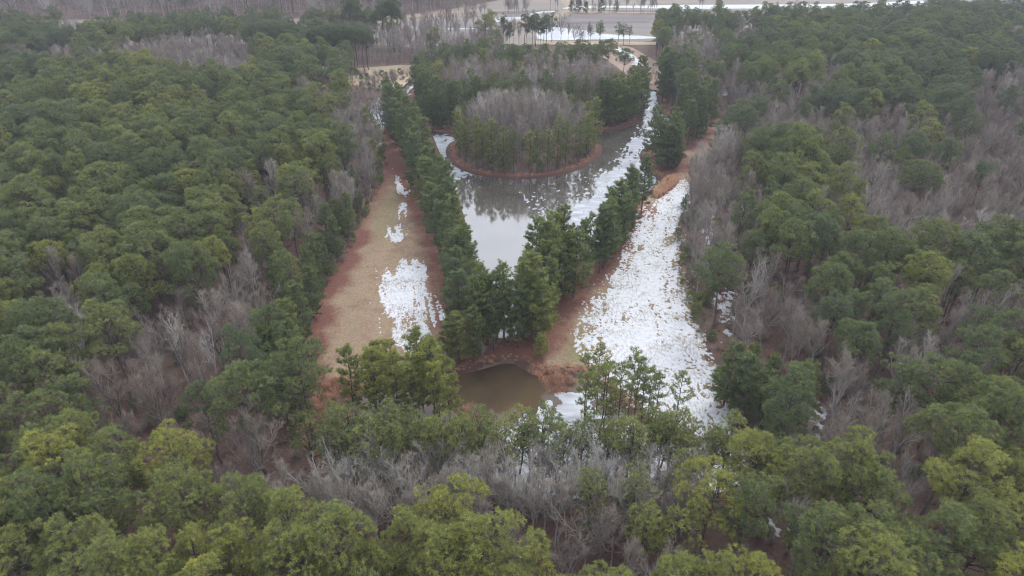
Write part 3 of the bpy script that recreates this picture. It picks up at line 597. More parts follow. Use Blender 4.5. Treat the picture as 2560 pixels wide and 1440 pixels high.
poly_obj('field', up(PP([(1220, 40), (1300, 50), (1395, 36), (1420, 24), (1400, 0), (1330, -20), (1395, -20), (1440, 10), (1560, 26), (1700, 28), (1700, 33), (1440, 34), (1320, 58), (1285, 72), (1275, 66), (1300, 56), (1220, 44)])), .18, M_F3)
poly_obj('field', up(PP([(850, 47), (1000, 41), (1130, 30), (1210, 20), (1150, 38), (1000, 47), (850, 52)])), .18, M_F3)
poly_obj('field', up(PP([(1340, 103), (1640, 106), (1640, 113), (1340, 112)])), .2, M_F4)
IPD = up(smooth_poly(PP([(1352, 67), (1398, 69), (1470, 77), (1500, 86), (1640, 92), (1640, 98), (1500, 99), (1440, 101), (1345, 102), (1340, 84)]), 1))
poly_obj('ice', IPD, .22, M_FARICE, 'stuff', 'white frozen pond in the far field')
poly_obj('ice', up(smooth_poly(PP([(1395, 22), (1450, 15), (1560, 15), (1700, 13), (1900, 12), (2120, 11), (2330, 0), (2350, 6), (2120, 20), (1900, 22), (1700, 23), (1600, 21), (1500, 19), (1440, 23)]), 1)), .22, M_FARICE, 'stuff', 'long strip of flooded ice along the top of the photo')
poly_obj('ice', up(smooth_poly(PP([(1200, 53), (1225, 46), (1290, 42), (1320, 44), (1300, 49), (1250, 55), (1225, 57)]), 1)), .22, M_FARICE, 'stuff', 'small frozen puddle in the far field left of the dirt track')
poly_obj('ice', up(smooth_poly(PP([(1322, 36), (1345, 30), (1385, 27), (1390, 30), (1350, 34), (1330, 38)]), 1)), .24, M_FARICE, 'stuff', 'narrow sliver of ice beside the far bare trees')
M_F5 = field_mat('wet_dark_ground', [(.3, (.075, .066, .066)), (.7, (.13, .115, .11))])
poly_obj('field', up(smooth_poly(PP([(1215, 30), (1320, 27), (1395, 24), (1400, 30), (1330, 34), (1240, 36)]), 1)), .2, M_F5)
poly_obj('field', up(smooth_poly(PP([(1440, 24), (1560, 26), (1720, 27), (1900, 26), (2050, 24), (1900, 30), (1700, 31), (1520, 30)]), 1)), .2, M_F5)
poly_obj('field', up(smooth_poly(PP([(1340, 58), (1450, 54), (1600, 52), (1650, 57), (1500, 60), (1380, 63)]), 1)), .2, M_F5)
poly_obj('ice', up(PP([(1100, 72), (1250, 71), (1250, 73), (1100, 74.5)])), .24, M_FARICE, 'stuff', 'thin white frozen track across the far left field')
poly_obj('field', up(FAR_PATH), .12, grass_far := field_mat('far_lane', [(.3, (.17, .115, .088)), (.6, (.26, .195, .150))], .1, .05))
tag(patch('snow', [FP], PP([(1540, 117), (1590, 145), (1640, 175)]), .5, M_SNOW, lambda x, y: np.full(np.shape(x), .14), bias=-.4, hole=.35, streak=1.0, edge=4, fine=.8, seed=9), 'streaks of snow on the far lane beyond the island', kind='stuff')
poly_obj('field', up(GARDEN), .12, M_F4)

# ------------------------------------------------------------------ tree meshes
dome = lambda t: (1 - (2 * min(t, .98) - .62) ** 2 / 1.95) ** .8 if t > .31 else .62 + t * .9
flat = lambda t: .55 + .5 * math.sin(math.pi * min(1, t * 1.02)) if t < .8 else max(.28, 1.0 - (t - .6) * 1.8)
cone = lambda t: (.70 + .75 * t if t < .25 else (1 - (t - .25) * 1.12) ** .62 * .9 + .06) if t < .98 else .12
column = lambda t: .62 + .38 * math.sin(math.pi * t) if t < .85 else max(.2, 1.0 - (t - .6) * 2)
PROTO = {}
def reg(kind, spec):
    PROTO.setdefault(kind, []).append(spec)
for i in range(6): reg('dome', (('pine'), domed(100 + i, 20, (10.2, 11.6, 9.4, 12.0, 9.0, 11.0)[i], (3.6, 4.1, 3.2, 3.8, 4.4, 3.4)[i], (44, 50, 38, 44, 56, 42)[i]), 20))
for i in range(5): reg('rough', (('pine'), domed(150 + i, 20, (8.6, 10.0, 7.6, 11.0, 9.2)[i], (3.2, 3.7, 3.0, 4.2, 2.8)[i], (46, 50, 44, 52, 38)[i], cr=1.0, per=26, rough=(.8, .6, 1.0, .7, .9)[i]), 20))
for i in range(4): reg('edge', (('pine'), pine(200 + i, 16, (1.2, 1.8, 2.6, 1.0)[i], (3.5, 3.1, 3.3, 3.9)[i], (66, 60, 56, 70)[i], (cone, column, cone, cone)[i], tn=11, tl=.40, tw=.105, per=3, lift=.32, trunk_r=.19), 16))
for i in range(3): reg('thin', (('pine'), pine(300 + i, 15.5, (4.4, 5.4, 3.6)[i], (2.5, 2.2, 2.7)[i], (36, 32, 40)[i], column, tn=11, tl=.42, tw=.10, per=3, lift=.4, trunk_r=.12), 15.5))
for i in range(3): reg('thin3', (('pine'), pine(320 + i, 15.5, (5.4, 6.2, 4.2)[i], (2.2, 2.0, 2.3)[i], (22, 20, 25)[i], column, tn=10, tl=.36, tw=.09, per=2, lift=.4, trunk_r=.12), 15.5))
for i in range(2): reg('thin2', (('pine'), pine(340 + i, 15.5, (3.8, 4.6)[i], (2.6, 2.4)[i], (32, 30)[i], column, tn=10, tl=.38, tw=.095, per=3, lift=.4, trunk_r=.16, sub=.8), 15.5))
for i in range(3): reg('ring', (('pine'), pine(380 + i, 16.5, (2.6, 3.6, 1.8)[i], (2.7, 2.4, 2.9)[i], (44, 40, 50)[i], (cone, column, cone)[i], tn=10, tl=.40, tw=.105, per=3, lift=.32, trunk_r=.17, sub=.9), 16.5))
for i in range(3): reg('mid', (('pine'), domed(400 + i, 14, (6.0, 7.0, 5.0)[i], (2.4, 2.2, 2.6)[i], (34, 30, 38)[i], tn=11, tl=.36, tw=.10, per=20, cr=.8, trunk_r=.15), 14))
for i in range(2): reg('tall', (('pine'), domed(500 + i, 25, (18, 16)[i], (3.4, 3.0)[i], 30, tn=11, tl=.45, tw=.14), 25))
for i in range(2): reg('farbroad', (('pine'), domed(520 + i, 22, (9, 11)[i], (3.4, 3.8)[i], 44, tn=11, tl=.45, tw=.13, rough=.7), 22))
for i in range(2): reg('young', (('pine'), pine(600 + i, 6, (.5, .4)[i], (2.0, 2.2)[i], 36, cone, tn=10, tl=.30, tw=.08, per=3, lift=.4, trunk_r=.08), 6))
for i in range(4): reg('b_dense', (('bare'), bare(700 + i, 14, (.36, .30, .45, .26)[i], (4, 3, 5, 3)[i], (.28, .38, .2, .42)[i], .2), 14))
for i in range(2): reg('b_tall', (('bare'), bare(720 + i, 16, .1, 1, (.3, .4)[i], .19, twig=1.0), 16))
for i in range(2): reg('b_open', (('bare'), bare(740 + i, 14, .42, 4, .3, .22, twig=.6), 14))
for i in range(1): reg('b_round', (('bare'), bare(760 + i, 12, .62, 6, .22, .2, twig=1.2), 12))
for k, L in PROTO.items():
    for i, (fam, (ga, gb), H0) in enumerate(L):
        if fam == 'pine':
            crown = ga.build('pine_crown', [M_NEEDLE]); trunk = gb.build('pine_trunk', [M_BARK], True)
            j = Geo(); j.add(np.concatenate(ga.v), quads=np.concatenate(ga.q), mat=0, rnd=np.concatenate(ga.a))
            j.add(np.concatenate(gb.v), tris=np.concatenate(gb.t), quads=np.concatenate(gb.q), mat=1); mats = [M_NEEDLE, M_BARK]
        else:
            trunk = ga.build('bare_trunk', [M_GREY], True); crown = gb.build('bare_twigs', [M_TWIG])
            j = Geo(); j.add(np.concatenate(ga.v), quads=np.concatenate(ga.q), mat=0)
            j.add(np.concatenate(gb.v), tris=np.concatenate(gb.t), mat=1); mats = [M_GREY, M_TWIG]
        L[i] = (fam, crown, trunk, j.build('whole_tree', mats), H0)
KINDS_ = [(k, i) for k, L in PROTO.items() for i in range(len(L))]
IDX = {ki: n for n, ki in enumerate(KINDS_)}

# ------------------------------------------------------------------ where every tree stands
T = []                                              # dicts x y H kind var tone fam wide group label
for r in ROWS:
    x, y = P(r['px'], r['py']); x += random.uniform(-1.1, 1.1) * (r['label'] != 'lone'); y += random.uniform(-.9, .9)
    T.append(dict(x=x, y=y, H=r['H'], kind=r['kind'], tone=r['tone'], fam='pine', wide=random.uniform(.85, 1.18), group=r['group'], label=r['label']))
for r in BIG:
    x, y = P(r['px'], r['py']); T.append(dict(x=x, y=y, H=r['H'], kind=r['kind'], tone=r['tone'], fam='bare', wide=1.0, group=r['group'], label=r['label']))
# pines picked by the photo position of their tops
TOPS = [(1100, 1238, .74), (1010, 1292, .66), (1192, 1296, .68), (705, 1240, .64), (592, 1215, .52), (440, 1192, .56), (815, 1300, .62), (370, 1345, .66), (470, 1330, .72), (585, 1330, .72), (150, 1052, .56), (60, 1095, .48), (262, 1100, .52), (205, 1178, .46), (95, 1195, .38),
        (40, 1342, .60), (160, 1350, .56), (1790, 1195, .80), (1715, 1145, .50), (1625, 1278, .62), (1715, 1300, .66), (2045, 1125, .54), (2140, 1112, .58), (2200, 1165, .50), (2085, 1290, .42), (2180, 1285, .44), (2262, 1350, .50), (2390, 1275, .44), (2480, 1290, .52), (2410, 1032, .44),
        (2500, 962, .50), (1335, 1425, .74), (1420, 1450, .68), (1520, 1440, .58), (1700, 1395, .62), (1790, 1400, .66), (700, 1370, .62), (880, 1365, .66), (985, 1385, .6), (1120, 1350, .68), (270, 1390, .56), (1885, 1190, .36), (2330, 640, .62), (2215, 655, .48), (2120, 640, .40), (2055, 545, .18), (2140, 497, .66), (1945, 530, .50),
        (2000, 560, .42), (1870, 480, .26), (2010, 455, .38), (2380, 352, .28), (2210, 345, .26), (2290, 335, .2), (1900, 330, .3), (2040, 320, .34), (1600, 1180, .5), (1478, 1192, .5), (250, 700, .30), (460, 620, .36), (330, 480, .34), (560, 350, .3), (240, 770, .52), (90, 760, .32), (660, 770, .28)]
for px, py, tone in TOPS:
    small = px in (1600, 1478, 1625, 1715, 1335, 1420, 1520, 985, 880)
    H = random.uniform(18.5, 21.5) if not small else random.uniform(13, 15); x, y = P(px, py, H * .97)
    T.append(dict(x=x, y=y, H=H, kind='mid' if small else random.choice(['dome', 'rough']), tone=tone, fam='pine', wide=random.uniform(.85, 1.05), group=None, label='top'))
BARE = [[(930, 60), (1262, 60), (1262, 165), (1100, 172), (930, 165)], [(-60, 165), (0, 135), (60, 122), (150, 108), (210, 128), (300, 108), (380, 90), (470, 84), (520, 78), (650, 95), (640, 182), (560, 192), (470, 178), (360, 162), (200, 150), (100, 158), (30, 158), (-60, 190)],
        [(-60, 20), (150, 38), (330, 60), (320, 76), (200, 66), (100, 62), (-60, 44)], [(120, 55), (200, 60), (230, 85), (160, 90), (110, 75)],
        [(735, 212), (800, 207), (880, 250), (940, 300), (962, 360), (968, 430), (935, 480), (905, 420), (870, 350), (830, 300), (780, 258), (735, 240)],
        [(650, 425), (712, 425), (718, 480), (660, 485)], [(745, 435), (800, 430), (880, 470), (880, 530), (800, 500), (750, 480)],
        [(590, 560), (635, 550), (680, 690), (690, 740), (600, 770), (520, 830), (510, 900), (420, 870), (380, 920), (300, 900), (280, 830), (380, 800), (500, 760), (580, 700)],
        [(110, 720), (170, 680), (210, 740), (180, 790), (110, 780)], [(200, 940), (330, 900), (420, 980), (450, 1090), (430, 1180), (330, 1160), (260, 1050), (190, 1000)],
        [(230, 1350), (300, 1310), (360, 1360), (340, 1440), (330, 1560), (220, 1560)],
        [(470, 1130), (560, 1150), (760, 1130), (880, 1160), (1000, 1180), (1200, 1190), (1450, 1175), (1580, 1160), (1700, 1150), (1720, 1290), (1690, 1370), (1600, 1430), (1450, 1450), (1300, 1430), (1260, 1380), (1230, 1290), (1180, 1225), (1040, 1225), (940, 1270), (905, 1400), (800, 1400), (780, 1290), (700, 1215), (600, 1200), (480, 1190)],
        [(1700, 470), (1760, 440), (1850, 480), (1915, 520), (1880, 600), (1860, 640), (1850, 720), (1900, 700), (1990, 690), (2010, 760), (1980, 880), (1900, 860), (1850, 780), (1800, 800), (1740, 780), (1705, 680), (1690, 560)],
        [(1990, 850), (2060, 870), (2260, 900), (2290, 960), (2270, 1140), (2230, 1180), (2080, 1100), (2010, 1030)],
        [(2220, 1190), (2300, 1180), (2440, 1200), (2450, 1270), (2330, 1280), (2240, 1270)], [(1900, 1350), (1960, 1310), (2050, 1350), (2060, 1600), (1920, 1600)],
        [(2250, 820), (2330, 770), (2420, 750), (2620, 740), (2620, 790), (2450, 790), (2380, 830), (2280, 860)],
        [(1880, 300), (1960, 255), (2060, 262), (2140, 285), (2300, 262), (2400, 250), (2480, 180), (2640, 150), (2640, 420), (2520, 410), (2470, 450), (2440, 560), (2260, 560), (2160, 500), (2140, 440), (2050, 340), (1950, 330), (1870, 340)],
        [(1900, 205), (2050, 200), (2065, 140), (2120, 140), (2110, 200), (2040, 250), (1900, 290), (1820, 270), (1735, 265), (1725, 150), (1790, 140), (1880, 170)],
        [(1690, 60), (1780, 62), (1800, 150), (1700, 160), (1670, 110)], [(1820, 58), (1900, 60), (1900, 102), (1820, 100)], [(2490, 78), (2640, 70), (2640, 104), (2500, 102)], [(2180, 38), (2290, 48), (2280, 60), (2180, 56)],
        [(1690, 470), (1720, 380), (1790, 330), (1850, 310), (1870, 400), (1770, 440)], [(2140, 380), (2260, 380), (2440, 420), (2440, 520), (2220, 500), (2140, 440)],
        [(2560, 440), (2430, 470), (2430, 540), (2640, 540), (2640, 440)], [(1060, 130), (880, 100), (850, 60), (1240, 60), (1260, 110), (1100, 115)],
        [(640, 60), (860, 60), (900, 80), (840, 100), (700, 88)]]
ISLE_BARE = smooth_poly(PP([(1160, 372), (1200, 405), (1290, 420), (1380, 415), (1445, 385), (1450, 352), (1300, 338), (1190, 342)]), 1)
BIG_BARE = smooth_poly(PP([(1120, 300), (1280, 305), (1400, 306), (1500, 300), (1560, 268), (1570, 240), (1480, 228), (1280, 226), (1130, 240), (1085, 262)]), 1)
NOTREE = [(CLEAR, 1.0), (FIELD, 0), (FAR_PATH, -1), (GARDEN, 0), (SIDE_POND, 1)]
taken = [(t['x'], t['y'], 3.0 if t['kind'] in ('dome', 'rough', 'b_round') else 2.0) for t in T]
cell = {}
def put(x, y, r): cell.setdefault((int(x // 8), int(y // 8)), []).append((x, y, r))
for a in taken: put(*a)
def free(x, y, r):
    cx, cy_ = int(x // 8), int(y // 8)
    for i in (-1, 0, 1):
        for j in (-1, 0, 1):
            for (a, b, q) in cell.get((cx + i, cy_ + j), ()):
                if (a - x) ** 2 + (b - y) ** 2 < (r + q) ** 2: return False
    return True
cx_, cy2 = [], []
y = 18.0; row = 0
while y < 980:
    half = 1.02 * (y * math.cos(PITCH) + 34) * .75 + 30; st = 3.4 if y < 520 else 5.2
    x = -half + (row % 2) * st / 2
    while x < half: cx_.append(x + random.uniform(-.42, .42) * st); cy2.append(y + random.uniform(-.42, .42) * st); x += st
    y += st * .87; row += 1
cand = np.array([cx_, cy2]).T; rng.shuffle(cand); X, Y = cand[:, 0], cand[:, 1]
cpx, cpy, dep = proj(X, Y, np.full(len(X), 16.0))
ok = (cpx > -320) & (cpx < 2880) & (cpy > -260) & (cpy < 1780) & (dep > 20)
for poly, m in NOTREE: ok &= sdf(poly, X, Y) > m
pws = pond_sdf(X, Y); ok &= pws > 1.5; mss = sdf(MARSH, X, Y)
bare_m = np.zeros(len(X), bool); dmin = np.full(len(X), 1e9)
wob = (fbm(X / 14, Y / 14, 2, 9) - .5)
for zt in (8.0, 14.0, 19.0):
    ax_, ay_, ad_ = proj(X, Y, np.full(len(X), zt))
    for p in BARE: bare_m |= inside(np.array(p, float), ax_ + wob * 60 * 150 / ad_, ay_ + wob * 25 * 150 / ad_) & ((ad_ < 190) | (zt == 14.0))
ecl = sdf(CLEAR, X, Y)
OPEN = [[(838, 160), (1040, 160), (1030, 200), (990, 222), (870, 208)], [(1452, 108), (1650, 108), (1660, 160), (1600, 165), (1500, 142)], [(785, 160), (838, 160), (838, 195), (785, 195)]]
for zt in (10.0, 15.0, 19.0):
    ax_, ay_, ad_ = proj(X, Y, np.full(len(X), zt))
    for p in OPEN: ok &= ~inside(np.array(p, float), ax_, ay_)
onisle = sdf(ISLE, X, Y) < -1; onbig = sdf(BIG_ISLE, X, Y) < -1
ib = inside(ISLE_BARE, X, Y); bbm = inside(BIG_BARE, X, Y)
fpx, fpy, _ = proj(X, Y, np.zeros(len(X)))
MIDGAP = np.array([(1258, 182), (1640, 200), (1640, 98), (1258, 110)], float); ok &= ~inside(MIDGAP, fpx, fpy)
farleft = (Y > 515) & (cpx < 1400)
clump = fbm(X / 26, Y / 26, 2, 60)
tonen = fbm(X / 30, Y / 30, 2, 99)
for k in np.nonzero(ok)[0]:
    x, y = X[k], Y[k]; b = bare_m[k]; rv = random.random()
    if onisle[k]:
        if not ib[k]: continue
        b = True
    elif onbig[k]:
        if not bbm[k] and rv > .10: continue
        b = bool(bbm[k]) and rv > .05
    elif farleft[k]: b = rv > .07
    elif b: b = rv > (.10 if cpx[k] > 1600 else .05)
    else: b = rv < (.035 if cpx[k] < 1300 else (.16 if clump[k] > .58 else .05))
    right = cpx[k] > 1600
    if mss[k] < 0:
        if rv < .35 or fpy[k] < 1200: continue
        b = True
    near_pond = onisle[k] or onbig[k]
    if b:
        kind = random.choice(['b_dense', 'b_dense', 'b_dense', 'b_tall', 'b_tall', 'b_open']) ; H = random.uniform(12, 18); r = 2.2
        if farleft[k]: H = random.uniform(20, 25); kind = random.choice(['b_tall', 'b_dense']); r = 2.9
        if cpy[k] > 1080 and 450 < cpx[k] < 1800: H = random.uniform(10, 14.5); r = 1.8
        if right and cpy[k] < 600: H = random.uniform(13, 18)
        if onisle[k]: H = random.uniform(20.5, 22.5) - 5.5 * ss(-20, -2, sdf(ISLE, np.array([x]), np.array([y])))[0]; r = 1.9; kind = random.choice(['b_dense', 'b_dense', 'b_open'])
        if onbig[k]: H = random.uniform(16, 19.5); r = 1.9
        tone = (.38 if not onbig[k] else .22) + .5 * (tonen[k] - .5) + random.uniform(-.2, .2) + (.35 if random.random() < .10 else 0)
        if cpx[k] < 500 and cpy[k] > 900: tone -= .25
        wide = random.uniform(.8, 1.1)
        if not free(x, y, r): continue
        T.append(dict(x=x, y=y, H=H, kind=kind, tone=float(np.clip(tone, 0, 1)), fam='bare', wide=wide, group=None, label='auto')); put(x, y, r)
    else:
        if onisle[k]: kind, H, r = 'edge', random.uniform(12, 15), 1.6
        elif onbig[k]: kind, H, r = random.choice(['dome', 'edge']), random.uniform(15, 19), 2.0
        else: kind, H, r = random.choice(['dome', 'rough', 'rough']), random.uniform(15.5, 22.5), 2.35 if not right else 2.6
        if y > 400: r *= 1.05
        ec = ecl[k]
        if ec < 7 and not near_pond and random.random() < .75: kind, H, r = 'edge', random.uniform(10, 14.5), 1.9
        if b is False and not free(x, y, r): continue
        if right: tone = .30 + .55 * (tonen[k] - .5) + random.uniform(-.14, .16)
        else: tone = .42 + .5 * (tonen[k] - .5) + random.uniform(-.14, .16)
        if random.random() < .05: tone += .28
        tone += .24 * ss(820, 1350, np.float64(cpy[k])) - .10 * ss(260, 480, np.float64(y))
        T.append(dict(x=x, y=y, H=H, kind=kind, tone=float(np.clip(tone, 0, 1)), fam='pine', wide=random.uniform(.78, 1.18), group=None, label='auto')); put(x, y, r)
# far hedgerow trees on the fields
for i in range(70):
    px = random.choice([random.uniform(1050, 1240), random.uniform(1640, 2400), random.uniform(1260, 1320), random.uniform(1440, 1640)]); py = 33 + random.uniform(-1.5, 3) if px > 1400 else (38 + random.uniform(-2, 4))
    x, y = P(px, py); T.append(dict(x=x, y=y, H=random.uniform(7, 16), kind='b_tall' if random.random() < .6 else 'b_dense', tone=.3, fam='bare', wide=1.0, group=None, label='auto'))
for px, py, h in ((1375, 35, 20), (1388, 35, 18), (1393, 34, 20), (1480, 32, 20), (1495, 32, 21), (1402, 100, 17), (1420, 110, 12), (1435, 111, 13), (1455, 111, 10), (1130, 96, 22), (1165, 98, 20), (1185, 97, 20), (1095, 110, 19), (1065, 112, 20), (1110, 118, 21), (1120, 112, 22), (1255, 122, 17), (1268, 124, 16), (1285, 121, 17), (1298, 120, 15), (1318, 118, 16), (1345, 117, 15), (1450, 112, 12), (1470, 112, 13), (1020, 112, 22), (1040, 116, 20), (1080, 118, 21), (1140, 116, 19), (1200, 118, 20), (1225, 114, 20)):
    x, y = P(px, py); T.append(dict(x=x, y=y, H=h, kind='b_dense', tone=.25, fam='bare', wide=.8, group=None, label='auto'))
for t in T:
    t['var'] = random.randrange(len(PROTO[t['kind']])); t['rot'] = random.uniform(0, 6.283)
    t['z'] = 0.0
zz = gz(np.array([t['x'] for t in T]), np.array([t['y'] for t in T]))
for t, z in zip(T, zz): t['z'] = float(max(z, -.55)) if t['y'] < 345 else 0.0
tx = np.array([t['x'] for t in T]); ty = np.array([t['y'] for t in T]); th = np.array([t['H'] for t in T])
qx, qy, qd = proj(tx, ty, th * .8)
size = th / qd; infr = (qx > -30) & (qx < 2590) & (qy > -25) & (qy < 1500); size[~infr] = 0
# a young or row tree that stands apart is easier to pick out than one of the mass
for i, t in enumerate(T):
    t['qx'], t['qy'] = float(qx[i]), float(qy[i])
    if t['label'] not in ('auto', 'top', 'far_stand', 'far_tall', 'isle_back', 'big_isle') and infr[i]: size[i] += .05
    if t['label'] == 'far_dots': size[i] = .5
chosen = set()
for fam in ('pine', 'bare'):
    ids = [i for i, t in enumerate(T) if t['fam'] == fam and size[i] > 0]; ids.sort(key=lambda i: -size[i]); chosen |= set(ids[:298])

# ------------------------------------------------------------------ labels
ONES = ['first', 'second', 'third', 'fourth', 'fifth', 'sixth', 'seventh', 'eighth', 'ninth']
ORD = ONES + ['tenth', 'eleventh', 'twelfth', 'thirteenth', 'fourteenth', 'fifteenth', 'sixteenth', 'seventeenth', 'eighteenth', 'nineteenth']
for w1, w2 in (('twentieth', 'twenty'), ('thirtieth', 'thirty'), ('fortieth', 'forty'), ('fiftieth', 'fifty'), ('sixtieth', 'sixty'), ('seventieth', 'seventy'), ('eightieth', 'eighty'), ('ninetieth', 'ninety')): ORD += [w1] + [w2 + '-' + o for o in ONES]
def ptone(t): v = t['tone']; return 'grey-green' if v < .16 else 'deep green' if v < .32 else 'mid green' if v < .48 else 'olive-green' if v < .64 else 'yellow-green'
def btone(t): v = t['tone']; return 'brownish' if v < .25 else 'mauve-grey' if v < .5 else 'grey' if v < .72 else 'pale grey'
SHAPE = {'dome': 'round-topped', 'edge': 'full-skirted', 'thin': 'slender', 'thin2': 'open-crowned', 'ring': 'straight layered', 'rough': 'ragged-topped', 'thin3': 'sparse slender', 'mid': 'mid-sized', 'tall': 'tall high-crowned', 'farbroad': 'tall broad', 'young': 'young bushy', 'b_dense': 'dense', 'b_tall': 'upright', 'b_open': 'open-limbed', 'b_round': 'broad round'}
NAMED = {'side': ('x', '{0} {1} leafless tree, {2} from the left round the hidden side pond'), 'front_pale': ('x', '{0} {1} leafless tree, {2} from the left in the belt before the marsh'), 'row_left': ('y', '{0} {1} pine, {2} from the near end of the row left of the pond'), 'row_right': ('y', '{0} {1} pine, {2} from the near end of the row right of the pond'),
         'tip': ('x', '{0} {1} pine, {2} from the left at the tip between the two ponds'), 'point': ('y', '{0} {1} pine, {2} from the front on the point right of the pond'),
         'marsh_left': ('x', '{0} {1} pine, {2} from the left in the left marsh clump'), 'marsh_right': ('x', '{0} {1} pine, {2} from the left in the right marsh clump'),
         'belt': ('x', '{0} {1} pine, {2} from the left in the belt across the marsh front'), 'right_edge': ('y', '{0} {1} pine, {2} from the front beside the lower right snow'),
         'left_edge': ('y', '{0} {1} pine, {2} from the front on the left edge of the brown clearing'), 'isle': ('x', '{0} {1} pine, {2} from the left on the round island'),
         'big_isle': ('x', '{0} {1} pine, {2} from the left on the big island, left shore'), 'big_isle_right': ('x', '{0} {1} pine, {2} from the left on the big island, right shore'),
         'isle_back': ('x', '{0} {1} pine, {2} from the left across the back of the big island'), 'far_stand': ('x', '{0} {1} pine, {2} from the left in the far stand by the shed'),
         'far_tall': ('x', '{0} {1} pine, {2} from the left of the tall far pines'), 'far_dots': ('x', 'small dark evergreen, {2} from the left along the far field')}
byl = {}
for i in chosen: byl.setdefault(T[i]['label'], []).append(i)
for lab, (ax, fmt) in NAMED.items():
    ids = sorted(byl.get(lab, []), key=lambda i: T[i]['qx'] if ax == 'x' else T[i]['y'])
    for n, i in enumerate(ids): T[i]['text'] = fmt.format(ptone(T[i]) if T[i]['fam'] == 'pine' else btone(T[i]), SHAPE[T[i]['kind']], ORD[min(n, 98)] if n else 'first')
rest = [i for i in chosen if 'text' not in T[i] and T[i]['label'] in ('auto', 'top')]
zones = {}
for i in rest:
    t = T[i]; fam = t['fam']; band = int(max(0, (1500 - t['qy'])) // 60)
    side = 'left woods' if t['qx'] < 960 and t['qy'] < 1130 else 'right woods' if t['qx'] > 1640 and t['qy'] < 1130 else 'front woods' if t['qy'] >= 1130 else 'middle ground'
    if sdf(ISLE, np.array([t['x']]), np.array([t['y']]))[0] < 0: side = 'round island'; band = 0
    elif sdf(BIG_ISLE, np.array([t['x']]), np.array([t['y']]))[0] < 0: side = 'big island'; band = 0
    zones.setdefault((fam, side, band), []).append(i)
sideb = {}
for (fam, side, band) in zones: sideb.setdefault((fam, side), []).append(band)
for key in sideb: sideb[key].sort()
for (fam, side, band), ids in zones.items():
    rk = sideb[(fam, side)].index(band); ids.sort(key=lambda i: T[i]['qx'])
    for n, i in enumerate(ids):
        t = T[i]; tone = ptone(t) if fam == 'pine' else btone(t); word = 'pine' if fam == 'pine' else 'leafless tree'
        rank = '' if side in ('round island', 'big island') else (', nearest rank' if rk == 0 else ', ' + ORD[rk] + ' rank back')
        t['text'] = f"{tone} {SHAPE[t['kind']]} {word}, {ORD[min(n, 98)]} from left, {side}{rank}"
        t['group'] = f"{'pines' if fam == 'pine' else 'leafless trees'} in the {side}" if 'island' not in side else f"{'pines' if fam == 'pine' else 'leafless trees'} on the {side}"
names = {'lone': ['small bushy young pine alone on the bank above the brown pool'], 'sap': ['small bare sapling on the red straw beside the pine tip'],
         'round': ['broad bare tree with a round fan of twigs beside the right snow', 'low spreading bare tree nearest the right snow, just left of its round neighbour'],
         'pale': ['pale bare tree with open limbs among the lower left pines, left of a pair', 'pale bare tree with open limbs among the lower left pines, right of a pair', 'rounded pale bare tree in the far garden near the shed',
                  'dense ashy bare tree inside the left pines, left of a pair', 'dense ashy bare tree inside the left pines, right of a pair', 'lowest dense ashy bare tree inside the left pines by the clearing']}
for lab, L in names.items():
    for n, t in enumerate([t for t in T if t['label'] == lab]): t['text'] = L[min(n, len(L) - 1)]
# ------------------------------------------------------------------ build the trees that stand alone
for i in sorted(chosen, key=lambda i: -size[i]):
    t = T[i]; fam, crown, trunk, whole, H0 = PROTO[t['kind']][t['var']]; s = t['H'] / H0
    e = bpy.data.objects.new('pine_tree' if fam == 'pine' else 'bare_tree', None); C.objects.link(e); e.empty_display_size = 1
    e.location = (t['x'], t['y'], t['z']); e.rotation_euler = (0, 0, t['rot']); e.scale = (s * t['wide'], s * t['wide'], s)
    tag(e, t['text'], 'tree', t['group'])
    for nm, me in (('trunk', trunk), ('crown' if fam == 'pine' else 'branches', crown)):
        o = link(nm, me, e); o['tone'] = float(t['tone'])

